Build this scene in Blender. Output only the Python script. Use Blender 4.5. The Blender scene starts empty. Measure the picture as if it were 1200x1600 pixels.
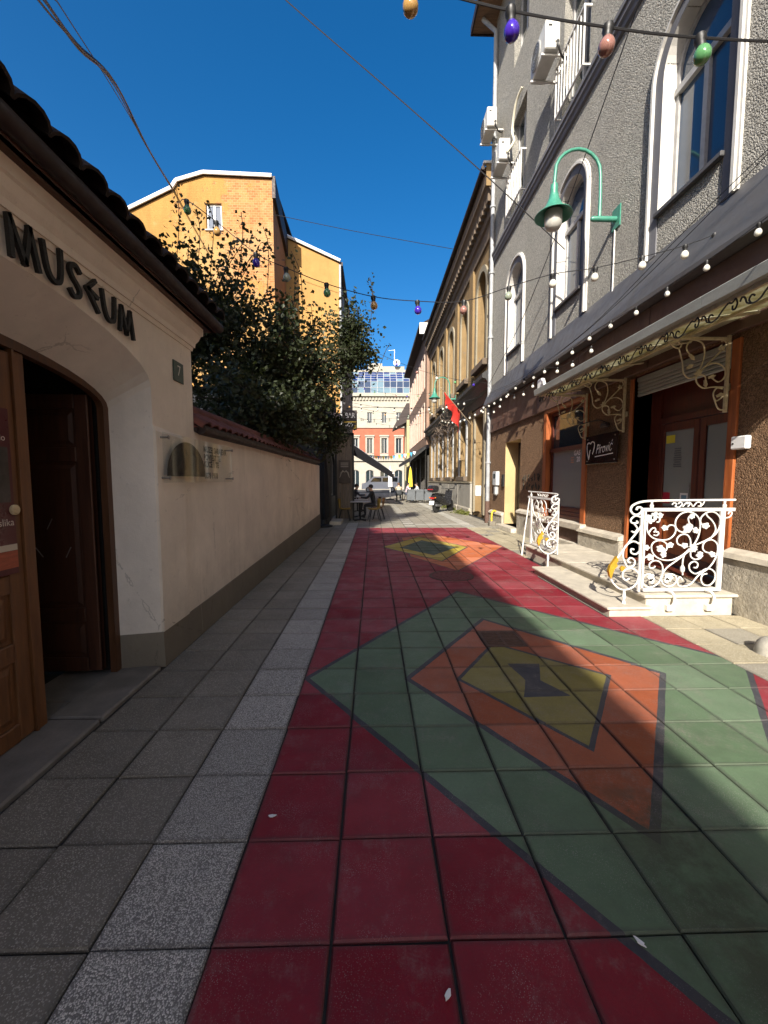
import bpy, math, random
from mathutils import Vector, Matrix
random.seed(7)
SC = bpy.context.scene
COL = SC.collection
R = math.radians

# ------------------------------------------------------------------ camera, sky, sun, exposure
cam_d = bpy.data.cameras.new("camera")
cam_d.sensor_fit = 'HORIZONTAL'; cam_d.sensor_width = 36.0
cam_d.lens = 632.95 / 1200 * 36.0
cam_d.clip_start = 0.05; cam_d.clip_end = 2000
cam = bpy.data.objects.new("camera", cam_d); COL.objects.link(cam)
yaw, pitch, roll = 0.02567, -0.07721, -0.00135
fw = Vector((math.sin(yaw) * math.cos(pitch), math.cos(yaw) * math.cos(pitch), math.sin(pitch)))
rt = fw.cross(Vector((0, 0, 1))).normalized(); up = rt.cross(fw)
rt, up = (rt * math.cos(roll) + up * math.sin(roll)), (up * math.cos(roll) - rt * math.sin(roll))
mw = Matrix((rt, up, -fw)).transposed().to_4x4(); mw.translation = Vector((0, 0, 1.549))
cam.matrix_world = mw
SC.camera = cam

SUN = Vector((0.25, 1.0, -0.6)).normalized()          # direction the light travels
sun_el = math.asin(-SUN.z)
world = bpy.data.worlds.new("World"); SC.world = world; world.use_nodes = True
wn = world.node_tree.nodes; wl = world.node_tree.links
bg = wn["Background"]
sky = wn.new("ShaderNodeTexSky"); sky.sky_type = 'NISHITA'; sky.sun_disc = False
sky.sun_elevation = sun_el
sky.sun_rotation = math.atan2(-SUN.x, -SUN.y)
sky.altitude = 600; sky.air_density = 1.0; sky.dust_density = 4.2; sky.ozone_density = 3.0
hsv = wn.new("ShaderNodeHueSaturation"); hsv.inputs['Saturation'].default_value = 1.40; hsv.inputs['Value'].default_value = 0.88
wl.new(sky.outputs[0], hsv.inputs['Color']); wl.new(hsv.outputs[0], bg.inputs[0]); bg.inputs[1].default_value = 0.112
sun_d = bpy.data.lights.new("sun", 'SUN'); sun_d.energy = 5.0; sun_d.angle = R(0.53); sun_d.color = (1.0, 0.93, 0.82)
sun = bpy.data.objects.new("sun", sun_d); COL.objects.link(sun)
sun.rotation_euler = SUN.to_track_quat('-Z', 'Y').to_euler()
SC.view_settings.view_transform = 'Standard'; SC.view_settings.look = 'None'
SC.view_settings.exposure = 1.02; SC.view_settings.gamma = 1.0
SC.view_settings.use_curve_mapping = False
SC.cycles.max_bounces = 7; SC.cycles.diffuse_bounces = 4; SC.cycles.glossy_bounces = 3
SC.cycles.transparent_max_bounces = 8; SC.cycles.use_denoising = True
SC.cycles.use_adaptive_sampling = True; SC.cycles.adaptive_threshold = 0.02

# ------------------------------------------------------------------ material helpers
class NT:
    def __init__(s, name):
        s.m = bpy.data.materials.new(name); s.m.use_nodes = True
        s.t = s.m.node_tree; s.n = s.t.nodes; s.b = s.n["Principled BSDF"]
        s._pos = None
    def new(s, t): return s.n.new("ShaderNode" + t)
    def link(s, a, b): s.t.links.new(a, b)
    def pos(s):
        if s._pos is None: s._pos = s.new("NewGeometry").outputs['Position']
        return s._pos
    def put(s, sock, v):
        if hasattr(v, 'links'): s.link(v, sock)
        elif isinstance(v, (tuple, list)):
            sock.default_value = (*v, 1.0) if len(v) == 3 and sock.type == 'RGBA' else v
        else: sock.default_value = v
    def math(s, op, a, b=0.0, c=None):
        n = s.new("Math"); n.operation = op
        s.put(n.inputs[0], a); s.put(n.inputs[1], b)
        if c is not None: s.put(n.inputs[2], c)
        return n.outputs[0]
    def mix(s, f, a, b, mode='MIX'):
        n = s.new("Mix"); n.data_type = 'RGBA'; n.blend_type = mode
        s.put(n.inputs[0], f); s.put(n.inputs[6], a); s.put(n.inputs[7], b)
        return n.outputs[2]
    def noise(s, scale, detail=4, rough=0.6, vec=None, stretch=None):
        n = s.new("TexNoise"); n.inputs['Scale'].default_value = scale
        n.inputs['Detail'].default_value = detail; n.inputs['Roughness'].default_value = rough
        v = vec or s.pos()
        if stretch:
            mp = s.new("Mapping"); mp.inputs['Scale'].default_value = stretch; s.link(v, mp.inputs[0]); v = mp.outputs[0]
        s.link(v, n.inputs['Vector']); return n.outputs[0]
    def voro(s, scale, feature='F1', out=0, vec=None):
        n = s.new("TexVoronoi"); n.feature = feature; n.inputs['Scale'].default_value = scale
        s.link(vec or s.pos(), n.inputs['Vector']); return n.outputs[out]
    def ramp(s, f, lo, hi, a=0.0, b=1.0):
        n = s.new("MapRange"); n.inputs[1].default_value = lo; n.inputs[2].default_value = hi
        n.inputs[3].default_value = a; n.inputs[4].default_value = b; s.link(f, n.inputs[0]); return n.outputs[0]
    def bump(s, h, strength=0.5, dist=0.01, prev=None):
        n = s.new("Bump"); n.inputs['Strength'].default_value = strength; n.inputs['Distance'].default_value = dist
        s.link(h, n.inputs['Height'])
        if prev: s.link(prev, n.inputs['Normal'])
        s.link(n.outputs[0], s.b.inputs['Normal']); return n.outputs[0]
    def set(s, color=None, rough=None, metal=None, spec=None):
        if color is not None: s.put(s.b.inputs['Base Color'], color)
        if rough is not None: s.put(s.b.inputs['Roughness'], rough)
        if metal is not None: s.put(s.b.inputs['Metallic'], metal)
        if spec is not None: s.put(s.b.inputs['Specular IOR Level'], spec)
        return s.m

def dk(c, f): return tuple(x * f for x in c)
MATS = {}
def simple(name, c, rough=0.6, var=0.25, scale=3.0, metal=0.0, bump=0.0, bscale=60, bdist=0.004, spec=0.5, stretch=None):
    if name in MATS: return MATS[name]
    t = NT(name)
    if var > 0:
        f = t.ramp(t.noise(scale, 5, 0.65, stretch=stretch), 0.3, 0.7)
        f2 = t.ramp(t.noise(scale * 9, 3), 0.35, 0.75)
        col = t.mix(f, dk(c, 1 - var), dk(c, 1 + var * 0.6))
        col = t.mix(t.math('MULTIPLY', f2, var * 0.8), col, dk(c, 0.55))
    else: col = c
    if bump > 0: t.bump(t.noise(bscale, 4, 0.7), bump, bdist)
    rr = rough
    if var > 0: rr = t.ramp(t.noise(scale * 4, 3), 0.3, 0.7, max(0.03, rough - 0.1), min(1, rough + 0.12))
    MATS[name] = t.set(col, rr, metal, spec); return MATS[name]

def plaster(name, c, stain=0.35, chips=None, bump=0.25, splash=0.0, cracks=0.0):
    t = NT(name)
    f = t.ramp(t.noise(1.3, 6, 0.65), 0.35, 0.68)
    col = t.mix(f, dk(c, 0.86), dk(c, 1.07))
    f2 = t.ramp(t.noise(0.45, 5, 0.6), 0.42, 0.60); col = t.mix(t.math('MULTIPLY', f2, 0.16), col, (c[0] * 0.72, c[1] * 0.74, c[2] * 0.78))
    streak = t.ramp(t.noise(2.2, 6, 0.7, stretch=(1, 1, 0.18)), 0.52, 0.8)
    col = t.mix(t.math('MULTIPLY', streak, stain), col, dk(c, 0.45))
    drip = t.math('MULTIPLY', t.ramp(t.noise(9, 5, 0.7, stretch=(1, 1, 0.12)), 0.60, 0.68), t.ramp(t.noise(1.1, 4), 0.46, 0.62))
    col = t.mix(t.math('MULTIPLY', drip, stain), col, dk(c, 0.42))
    spots = t.ramp(t.noise(24, 3, 0.6), 0.66, 0.72)
    col = t.mix(t.math('MULTIPLY', spots, 0.25), col, dk(c, 0.4))
    if cracks:
        cr = t.voro(0.9, 'DISTANCE_TO_EDGE', 0, None)
        nz = t.math('ADD', cr, t.math('MULTIPLY', t.math('SUBTRACT', t.noise(6, 5, 0.7), 0.5), 0.10))
        ln = t.math('MULTIPLY', t.math('LESS_THAN', t.math('ABSOLUTE', nz), 0.0035), t.ramp(t.noise(0.7, 3), 0.5, 0.56))
        col = t.mix(t.math('MULTIPLY', ln, cracks), col, dk(c, 0.25))
    if splash:
        sz = t.new("SeparateXYZ"); t.link(t.pos(), sz.inputs[0])
        hh = t.math('ADD', sz.outputs[2], t.math('MULTIPLY', t.noise(3.0, 7, 0.75), -0.7))
        col = t.mix(t.math('MULTIPLY', t.ramp(hh, -0.25, 0.45, 1.0, 0.0), splash), col, (0.12, 0.105, 0.085))
    if chips:
        ch = t.ramp(t.noise(1.7, 8, 0.75), 0.60, 0.64)
        col = t.mix(ch, col, chips)
    h = t.math('ADD', t.noise(9, 6, 0.65), t.math('MULTIPLY', t.noise(120, 3), 0.25))
    t.bump(h, bump, 0.02)
    return t.set(col, 0.92, spec=0.2)

def roughcast(name, c, scale=48, dist=0.03, strength=1.0, stain=0.25):
    """thrown pebble render: each pebble a small dome with its own tone"""
    t = NT(name)
    wv = t.new("VectorMath"); wv.operation = 'ADD'; t.link(t.pos(), wv.inputs[0])
    nz = t.new("TexNoise"); nz.inputs['Scale'].default_value = scale * 0.8; t.link(t.pos(), nz.inputs['Vector'])
    sc_ = t.new("VectorMath"); sc_.operation = 'SCALE'; t.link(nz.outputs['Color'], sc_.inputs[0]); sc_.inputs['Scale'].default_value = 0.02; t.link(sc_.outputs[0], wv.inputs[1])
    d = t.voro(scale, 'F1', 0, wv.outputs[0]); pc = t.voro(scale, 'F1', 1, wv.outputs[0])
    sep = t.new("SeparateColor"); t.link(pc, sep.inputs[0])
    h = t.math('SUBTRACT', t.math('MULTIPLY', sep.outputs[0], 0.7), t.math('MULTIPLY', d, 1.1))
    h = t.math('ADD', h, t.math('MULTIPLY', t.noise(scale * 2.5, 3), 0.25))
    t.bump(h, strength, dist)
    col = t.mix(sep.outputs[1], dk(c, 0.62), dk(c, 1.30))
    big = t.ramp(t.noise(0.9, 6, 0.7), 0.3, 0.7); col = t.mix(t.math('MULTIPLY', big, 0.25), col, dk(c, 0.7))
    streak = t.ramp(t.noise(1.1, 6, 0.7, stretch=(1, 1, 0.2)), 0.5, 0.8)
    col = t.mix(t.math('MULTIPLY', streak, stain), col, dk(c, 0.5))
    return t.set(col, 0.95, spec=0.15)

def wood(name, c, c2, rough=0.42, axis=(9, 9, 0.7)):
    t = NT(name)
    g = t.noise(3.0, 8, 0.7, stretch=axis)
    col = t.mix(t.ramp(g, 0.35, 0.68), c2, c)
    t.bump(t.noise(14, 5, 0.7, stretch=axis), 0.25, 0.003)
    return t.set(col, t.ramp(g, 0.3, 0.7, rough - 0.1, rough + 0.15))

def glassy(name, c=(0.02, 0.03, 0.035), rough=0.04, spec=0.8):
    t = NT(name)
    n = t.noise(1.6, 2); t.bump(n, 0.04, 0.02)
    return t.set(c, rough, spec=spec)

def clear_sheet(name, tint=(0.96, 0.97, 0.965), fac=0.13, rough=0.03):
    t = NT(name)
    tr = t.new("BsdfTransparent"); tr.inputs[0].default_value = (*tint, 1)
    gl = t.new("BsdfGlossy"); gl.inputs['Roughness'].default_value = rough
    fr = t.new("Fresnel"); fr.inputs[0].default_value = 1.5
    mx = t.new("MixShader"); t.link(t.math('MULTIPLY', fr.outputs[0], fac), mx.inputs[0])
    t.link(tr.outputs[0], mx.inputs[1]); t.link(gl.outputs[0], mx.inputs[2])
    t.link(mx.outputs[0], t.n["Material Output"].inputs[0]); return t.m

# ------------------------------------------------------------------ geometry helpers
class MB:
    def __init__(s): s.v = []; s.f = []
    def add(s, vs, fs):
        o = len(s.v); s.v += [tuple(p) for p in vs]; s.f += [[i + o for i in f] for f in fs]; return s
    def poly(s, pts): return s.add(pts, [list(range(len(pts)))])
    def box(s, x0, x1, y0, y1, z0, z1, T=None, b=0.0):
        if x1 < x0: x0, x1 = x1, x0
        if y1 < y0: y0, y1 = y1, y0
        if z1 < z0: z0, z1 = z1, z0
        if b <= 0:
            vs = [(x, y, z) for x in (x0, x1) for y in (y0, y1) for z in (z0, z1)]
            fs = [[0, 1, 3, 2], [4, 6, 7, 5], [0, 4, 5, 1], [2, 3, 7, 6], [0, 2, 6, 4], [1, 5, 7, 3]]
        else:
            b = min(b, (x1 - x0) * .45, (y1 - y0) * .45, (z1 - z0) * .45)
            vs = []; idx = {}
            X = (x0, x1); Y = (y0, y1); Z = (z0, z1)
            for i in (0, 1):
                for j in (0, 1):
                    for k in (0, 1):
                        for a in range(3):
                            p = [X[i] + (b if i == 0 else -b), Y[j] + (b if j == 0 else -b), Z[k] + (b if k == 0 else -b)]
                            p[a] = (X[i], Y[j], Z[k])[a]
                            idx[(i, j, k, a)] = len(vs); vs.append(tuple(p))
            fs = []
            for s_ in (0, 1):
                fs.append([idx[(s_, j, k, 0)] for j, k in ((0, 0), (1, 0), (1, 1), (0, 1))])
                fs.append([idx[(i, s_, k, 1)] for i, k in ((0, 0), (1, 0), (1, 1), (0, 1))])
                fs.append([idx[(i, j, s_, 2)] for i, j in ((0, 0), (1, 0), (1, 1), (0, 1))])
            for p in (0, 1):
                for q in (0, 1):
                    fs.append([idx[(0, p, q, 1)], idx[(1, p, q, 1)], idx[(1, p, q, 2)], idx[(0, p, q, 2)]])
                    fs.append([idx[(p, 0, q, 0)], idx[(p, 1, q, 0)], idx[(p, 1, q, 2)], idx[(p, 0, q, 2)]])
                    fs.append([idx[(p, q, 0, 0)], idx[(p, q, 1, 0)], idx[(p, q, 1, 1)], idx[(p, q, 0, 1)]])
                    for r_ in (0, 1):
                        fs.append([idx[(p, q, r_, a)] for a in range(3)])
        if T: vs = [T(*p) for p in vs]
        return s.add(vs, fs)
    def tube(s, pts, r, n=6, closed=False, cap=True):
        pts = [Vector(p) for p in pts]
        N = len(pts); rs = r if isinstance(r, (list, tuple)) else [r] * N
        tang = []
        for i in range(N):
            if closed: d = pts[(i + 1) % N] - pts[i - 1]
            else: d = pts[min(i + 1, N - 1)] - pts[max(i - 1, 0)]
            tang.append(d.normalized() if d.length > 1e-9 else Vector((0, 0, 1)))
        a = Vector((0, 0, 1)) if abs(tang[0].z) < 0.9 else Vector((1, 0, 0))
        u = tang[0].cross(a).normalized()
        vs = []; fs = []
        for i in range(N):
            t = tang[i]; u = (u - t * u.dot(t)); u = u.normalized() if u.length > 1e-6 else t.orthogonal().normalized()
            w = t.cross(u)
            for k in range(n):
                an = 2 * math.pi * k / n
                vs.append(pts[i] + (u * math.cos(an) + w * math.sin(an)) * rs[i])
        for i in range(N if closed else N - 1):
            for k in range(n):
                a0 = i * n + k; a1 = i * n + (k + 1) % n; j = (i + 1) % N
                fs.append([a0, a1, j * n + (k + 1) % n, j * n + k])
        if cap and not closed:
            fs.append(list(range(n))[::-1]); fs.append([(N - 1) * n + k for k in range(n)])
        return s.add(vs, fs)
    def lathe(s, prof, c=(0, 0, 0), n=16, axis=None):
        c = Vector(c); ax = Vector(axis or (0, 0, 1)).normalized(); q = Vector((0, 0, 1)).rotation_difference(ax)
        vs = []; fs = []
        for r, h in prof:
            for k in range(n):
                a = 2 * math.pi * k / n
                vs.append(c + q @ Vector((r * math.cos(a), r * math.sin(a), h)))
        for i in range(len(prof) - 1):
            for k in range(n):
                fs.append([i * n + k, i * n + (k + 1) % n, (i + 1) * n + (k + 1) % n, (i + 1) * n + k])
        fs.append(list(range(n))[::-1]); fs.append([(len(prof) - 1) * n + k for k in range(n)])
        return s.add(vs, fs)
    def prism(s, pts, T, w0, w1):
        n = len(pts); vs = [T(u, v, w0) for u, v in pts] + [T(u, v, w1) for u, v in pts]
        fs = [list(range(n)), list(range(n, 2 * n))[::-1]] + [[i, (i + 1) % n, n + (i + 1) % n, n + i] for i in range(n)]
        return s.add(vs, fs)
    def ring(s, po, pi, T, w0, w1):
        """strip between two open outlines with the same count, front at w0, sides to w1"""
        n = len(po)
        vs = [T(u, v, w0) for u, v in po] + [T(u, v, w0) for u, v in pi] + [T(u, v, w1) for u, v in po] + [T(u, v, w1) for u, v in pi]
        fs = []
        for i in range(n - 1):
            fs.append([i, i + 1, n + i + 1, n + i]); fs.append([i, i + 1, 2 * n + i + 1, 2 * n + i])
            fs.append([n + i, n + i + 1, 3 * n + i + 1, 3 * n + i])
        fs.append([0, n, 3 * n, 2 * n]); fs.append([n - 1, 2 * n - 1, 4 * n - 1, 3 * n - 1])
        return s.add(vs, fs)
    def build(s, name, mat, parent=None, smooth=False):
        me = bpy.data.meshes.new(name); me.from_pydata(s.v, [], s.f); me.update()
        import bmesh as _b
        bm = _b.new(); bm.from_mesh(me); _b.ops.recalc_face_normals(bm, faces=bm.faces); bm.to_mesh(me); bm.free()
        if smooth:
            me.polygons.foreach_set('use_smooth', [True] * len(me.polygons))
            try: me.set_sharp_from_angle(angle=R(45))
            except Exception: pass
        if mat: me.materials.append(mat)
        o = bpy.data.objects.new(name, me); COL.objects.link(o)
        if parent: o.parent = parent
        return o

def tag(o, label, cat, group=None, kind=None):
    o["label"] = label; o["category"] = cat
    if group: o["group"] = group
    if kind: o["kind"] = kind
    return o
def thing(name, label, cat, group=None, loc=(0, 0, 0)):
    o = bpy.data.objects.new(name, None); COL.objects.link(o); o.location = loc; o.empty_display_size = 0.1
    return tag(o, label, cat, group)
def struct(o, label=None):
    o["kind"] = "structure"
    if label: o["label"] = label
    return o
def inst(src, parent=None, loc=None, rot=None, scale=None, name=None):
    c = src.copy(); COL.objects.link(c)
    c.parent = parent
    if loc is not None: c.location = loc
    if rot is not None: c.rotation_euler = rot
    if scale is not None: c.scale = scale
    return c
def copy_tree(o, parent=None):
    kids = [k for k in bpy.data.objects if k.parent == o]
    c = o.copy(); COL.objects.link(c); c.parent = parent
    for k in kids: copy_tree(k, c)
    return c
def crom(pts, k=5, closed=False):
    P = [Vector(p) for p in pts]; out = []; n = len(P)
    for i in range(n if closed else n - 1):
        if closed: p0, p1, p2, p3 = P[i - 1], P[i], P[(i + 1) % n], P[(i + 2) % n]
        else: p0, p1, p2, p3 = P[max(i - 1, 0)], P[i], P[i + 1], P[min(i + 2, n - 1)]
        for j in range(k):
            t = j / k
            out.append(0.5 * ((2 * p1) + (p2 - p0) * t + (2 * p0 - 5 * p1 + 4 * p2 - p3) * t * t + (3 * p1 - p0 - 3 * p2 + p3) * t ** 3))
    if not closed: out.append(P[-1])
    return out
def TR(X0): return lambda u, v, w: (X0 + w, u, v)      # wall on the right of the street, u = y, v = z, w into the wall
def TL(X0): return lambda u, v, w: (X0 - w, u, v)      # wall on the left
def TF(Y0): return lambda u, v, w: (u, Y0 + w, v)      # wall facing the camera
class Op:
    def __init__(s, u0, u1, v0, v1, rise=0.0): s.u0, s.u1, s.v0, s.v1, s.rise = u0, u1, v0, v1, rise
    def top(s, u):
        if s.rise <= 0: return s.v1
        c = (s.u0 + s.u1) / 2; h = (s.u1 - s.u0) / 2
        return s.v1 - s.rise + s.rise * math.sqrt(max(0, 1 - ((u - c) / h) ** 2))
    def outline(s, off=0.0, n=14, v0=None):
        """open outline from bottom left round to bottom right, pushed outward by off"""
        u0, u1 = s.u0 - off, s.u1 + off; b = s.v0 if v0 is None else v0
        if s.rise <= 0: return [(u0, b), (u0, s.v1 + off), (u1, s.v1 + off), (u1, b)]
        c = (u0 + u1) / 2; h = (u1 - u0) / 2; rr = s.rise + off; sp = s.v1 - s.rise
        return [(u0, b)] + [(c - h * math.cos(math.pi * i / n), sp + rr * math.sin(math.pi * i / n)) for i in range(n + 1)] + [(u1, b)]
def wall_mesh(mb, T, u0, u1, v0, v1, ops, depth=0.25):
    cols = sorted({(o.u0, o.u1) for o in ops}); cur = u0
    for a, b in cols:
        if a > cur + 1e-6: mb.poly([T(cur, v0, 0), T(a, v0, 0), T(a, v1, 0), T(cur, v1, 0)])
        st = sorted([o for o in ops if (o.u0, o.u1) == (a, b)], key=lambda o: o.v0)
        below = None
        for i, o in enumerate(st + [None]):
            vt = o.v0 if o else v1
            if below is None or below.rise <= 0:
                vb = v0 if below is None else below.v1
                if vt > vb + 1e-6: mb.poly([T(a, vb, 0), T(b, vb, 0), T(b, vt, 0), T(a, vt, 0)])
            else:
                n = 14; c = (a + b) / 2; h = (b - a) / 2
                us = [c - h * math.cos(math.pi * k / n) for k in range(n + 1)]
                for k in range(n):
                    mb.poly([T(us[k], below.top(us[k]), 0), T(us[k + 1], below.top(us[k + 1]), 0), T(us[k + 1], vt, 0), T(us[k], vt, 0)])
            if o:
                ol = o.outline(); m = len(ol)
                for k in range(m):
                    p, q = ol[k], ol[(k + 1) % m]
                    mb.poly([T(*p, 0), T(*q, 0), T(*q, depth), T(*p, depth)])
            below = o
        cur = b
    if cur < u1 - 1e-6: mb.poly([T(cur, v0, 0), T(u1, v0, 0), T(u1, v1, 0), T(cur, v1, 0)])
    return mb
def window(T, o, parent, fm, gm, w=0.16, fr=0.06, mull=1, transom=None, sill=None, name='window', back=None):
    mb = MB(); mb.ring(o.outline(-0.001), o.outline(-fr), T, w, w + 0.06)
    mb.box(o.u0, o.u1, o.v0, o.v0 + fr, w, w + 0.06, T)
    for i in range(mull):
        c = o.u0 + (o.u1 - o.u0) * (i + 1) / (mull + 1)
        mb.box(c - fr * .6, c + fr * .6, o.v0, (transom or o.top(c)) if transom else o.top(c) - fr * .5, w - 0.012, w + 0.055, T)
    if transom: mb.box(o.u0 + fr * .3, o.u1 - fr * .3, transom - fr * .7, transom + fr * .7, w - 0.03, w + 0.055, T)
    wo = mb.build(name, fm, parent)
    pts = o.outline(-fr * .5); g = MB(); g.poly([T(u, v, w + 0.035) for u, v in pts]); g.build('pane', gm, wo)
    if sill:
        m2 = MB(); m2.box(o.u0 - 0.06, o.u1 + 0.06, o.v0 - 0.05, o.v0 + 0.012, -0.08, w, T, 0.01); m2.build('sill', sill, wo)
    return wo
def text_mesh(body, size, Tf, mat, name, parent=None, ext=0.0, shear=0.0, align='CENTER', bold=0.0, xs=1.0):
    cu = bpy.data.curves.new('t', 'FONT'); cu.body = body; cu.size = size; cu.extrude = ext; cu.shear = shear
    cu.align_x = align; cu.align_y = 'CENTER'; cu.offset = bold; cu.resolution_u = 3
    ob = bpy.data.objects.new('t', cu); COL.objects.link(ob)
    dg = bpy.context.evaluated_depsgraph_get(); me = bpy.data.meshes.new_from_object(ob.evaluated_get(dg))
    bpy.data.objects.remove(ob); bpy.data.curves.remove(cu)
    for v in me.vertices: v.co = Tf(v.co.x * xs, v.co.y, v.co.z)
    me.materials.clear(); me.materials.append(mat); me.name = name
    o = bpy.data.objects.new(name, me); COL.objects.link(o)
    if parent: o.parent = parent
    return o

# ------------------------------------------------------------------ materials
def tile_cell(t):
    """per tile random value and distance to the nearest joint, from the 0.4 m paving grid"""
    o = t.new("VectorMath"); o.operation = 'SUBTRACT'; t.link(t.pos(), o.inputs[0]); o.inputs[1].default_value = (-0.5488, 1.2488, -10)
    d = t.new("VectorMath"); d.operation = 'DIVIDE'; t.link(o.outputs[0], d.inputs[0]); d.inputs[1].default_value = (0.4, 0.4, 1e6)
    f = t.new("VectorMath"); f.operation = 'FLOOR'; t.link(d.outputs[0], f.inputs[0])
    w = t.new("TexWhiteNoise"); t.link(f.outputs[0], w.inputs['Vector'])
    fr = t.new("VectorMath"); fr.operation = 'FRACTION'; t.link(d.outputs[0], fr.inputs[0])
    s_ = t.new("SeparateXYZ"); t.link(fr.outputs[0], s_.inputs[0])
    e = [t.math('MINIMUM', s_.outputs[i], t.math('SUBTRACT', 1.0, s_.outputs[i])) for i in (0, 1)]
    return w.outputs['Value'], t.math('MULTIPLY', t.math('MINIMUM', e[0], e[1]), 0.4)
def aggregate(name, base, chip, scale, amt=0.55, bump=0.35, dirt=0.35):
    t = NT(name)
    col_r = t.voro(scale, 'F1', 1); d = t.voro(scale, 'F1', 0)
    sep = t.new("SeparateColor"); t.link(col_r, sep.inputs[0])
    isch = t.math('MULTIPLY', t.math('GREATER_THAN', sep.outputs[0], 1 - amt), t.ramp(d, 0.40, 0.62, 1.0, 0.0))
    tone = t.mix(sep.outputs[1], dk(chip, 0.55), dk(chip, 1.15))
    big = t.ramp(t.noise(1.4, 6, 0.7), 0.32, 0.7)
    b = t.mix(big, dk(base, 0.7), dk(base, 1.15))
    col = t.mix(isch, b, tone)
    dirtf = t.ramp(t.noise(2.3, 7, 0.72), 0.5, 0.75)
    col = t.mix(t.math('MULTIPLY', dirtf, dirt), col, dk(base, 0.45))
    rnd, edge = tile_cell(t)
    col = t.mix(t.ramp(rnd, 0, 1, 0, 0.38), col, dk(base, 0.55))
    ed = t.math('MULTIPLY', t.ramp(t.math('ADD', edge, t.math('MULTIPLY', t.noise(30, 5, 0.7), -0.02)), -0.006, 0.016, 1.0, 0.0), 0.45)
    col = t.mix(ed, col, dk(base, 0.3))
    stain = t.ramp(t.noise(0.9, 7, 0.75), 0.56, 0.66); col = t.mix(t.math('MULTIPLY', stain, 0.35), col, dk(base, 0.4))
    pale = t.ramp(t.noise(1.7, 8, 0.78, stretch=(1, 0.35, 1)), 0.60, 0.72); col = t.mix(t.math('MULTIPLY', pale, 0.35), col, dk(chip, 0.85))
    h = t.math('ADD', t.math('MULTIPLY', isch, 0.6), t.noise(scale * 1.3, 3))
    t.bump(h, bump, 0.004)
    return t.set(col, t.ramp(t.noise(3, 5), 0.3, 0.7, 0.55, 0.85), spec=0.35)

M_TILE_DARK = aggregate('tile_dark', (0.225, 0.205, 0.17), (0.46, 0.43, 0.37), 190, 0.42)
M_TILE_WHITE = aggregate('tile_white', (0.25, 0.24, 0.22), (0.76, 0.73, 0.67), 190, 0.9, 0.6, 0.2)
M_TILE_CREAM = aggregate('tile_cream', (0.40, 0.35, 0.24), (0.62, 0.56, 0.42), 150, 0.5)
M_TILE_GREY = aggregate('tile_grey', (0.30, 0.275, 0.22), (0.46, 0.43, 0.36), 170, 0.4, 0.4, 0.5)
M_TILE_PALE = aggregate('tile_pale', (0.42, 0.40, 0.34), (0.62, 0.6, 0.54), 150, 0.5)

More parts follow.
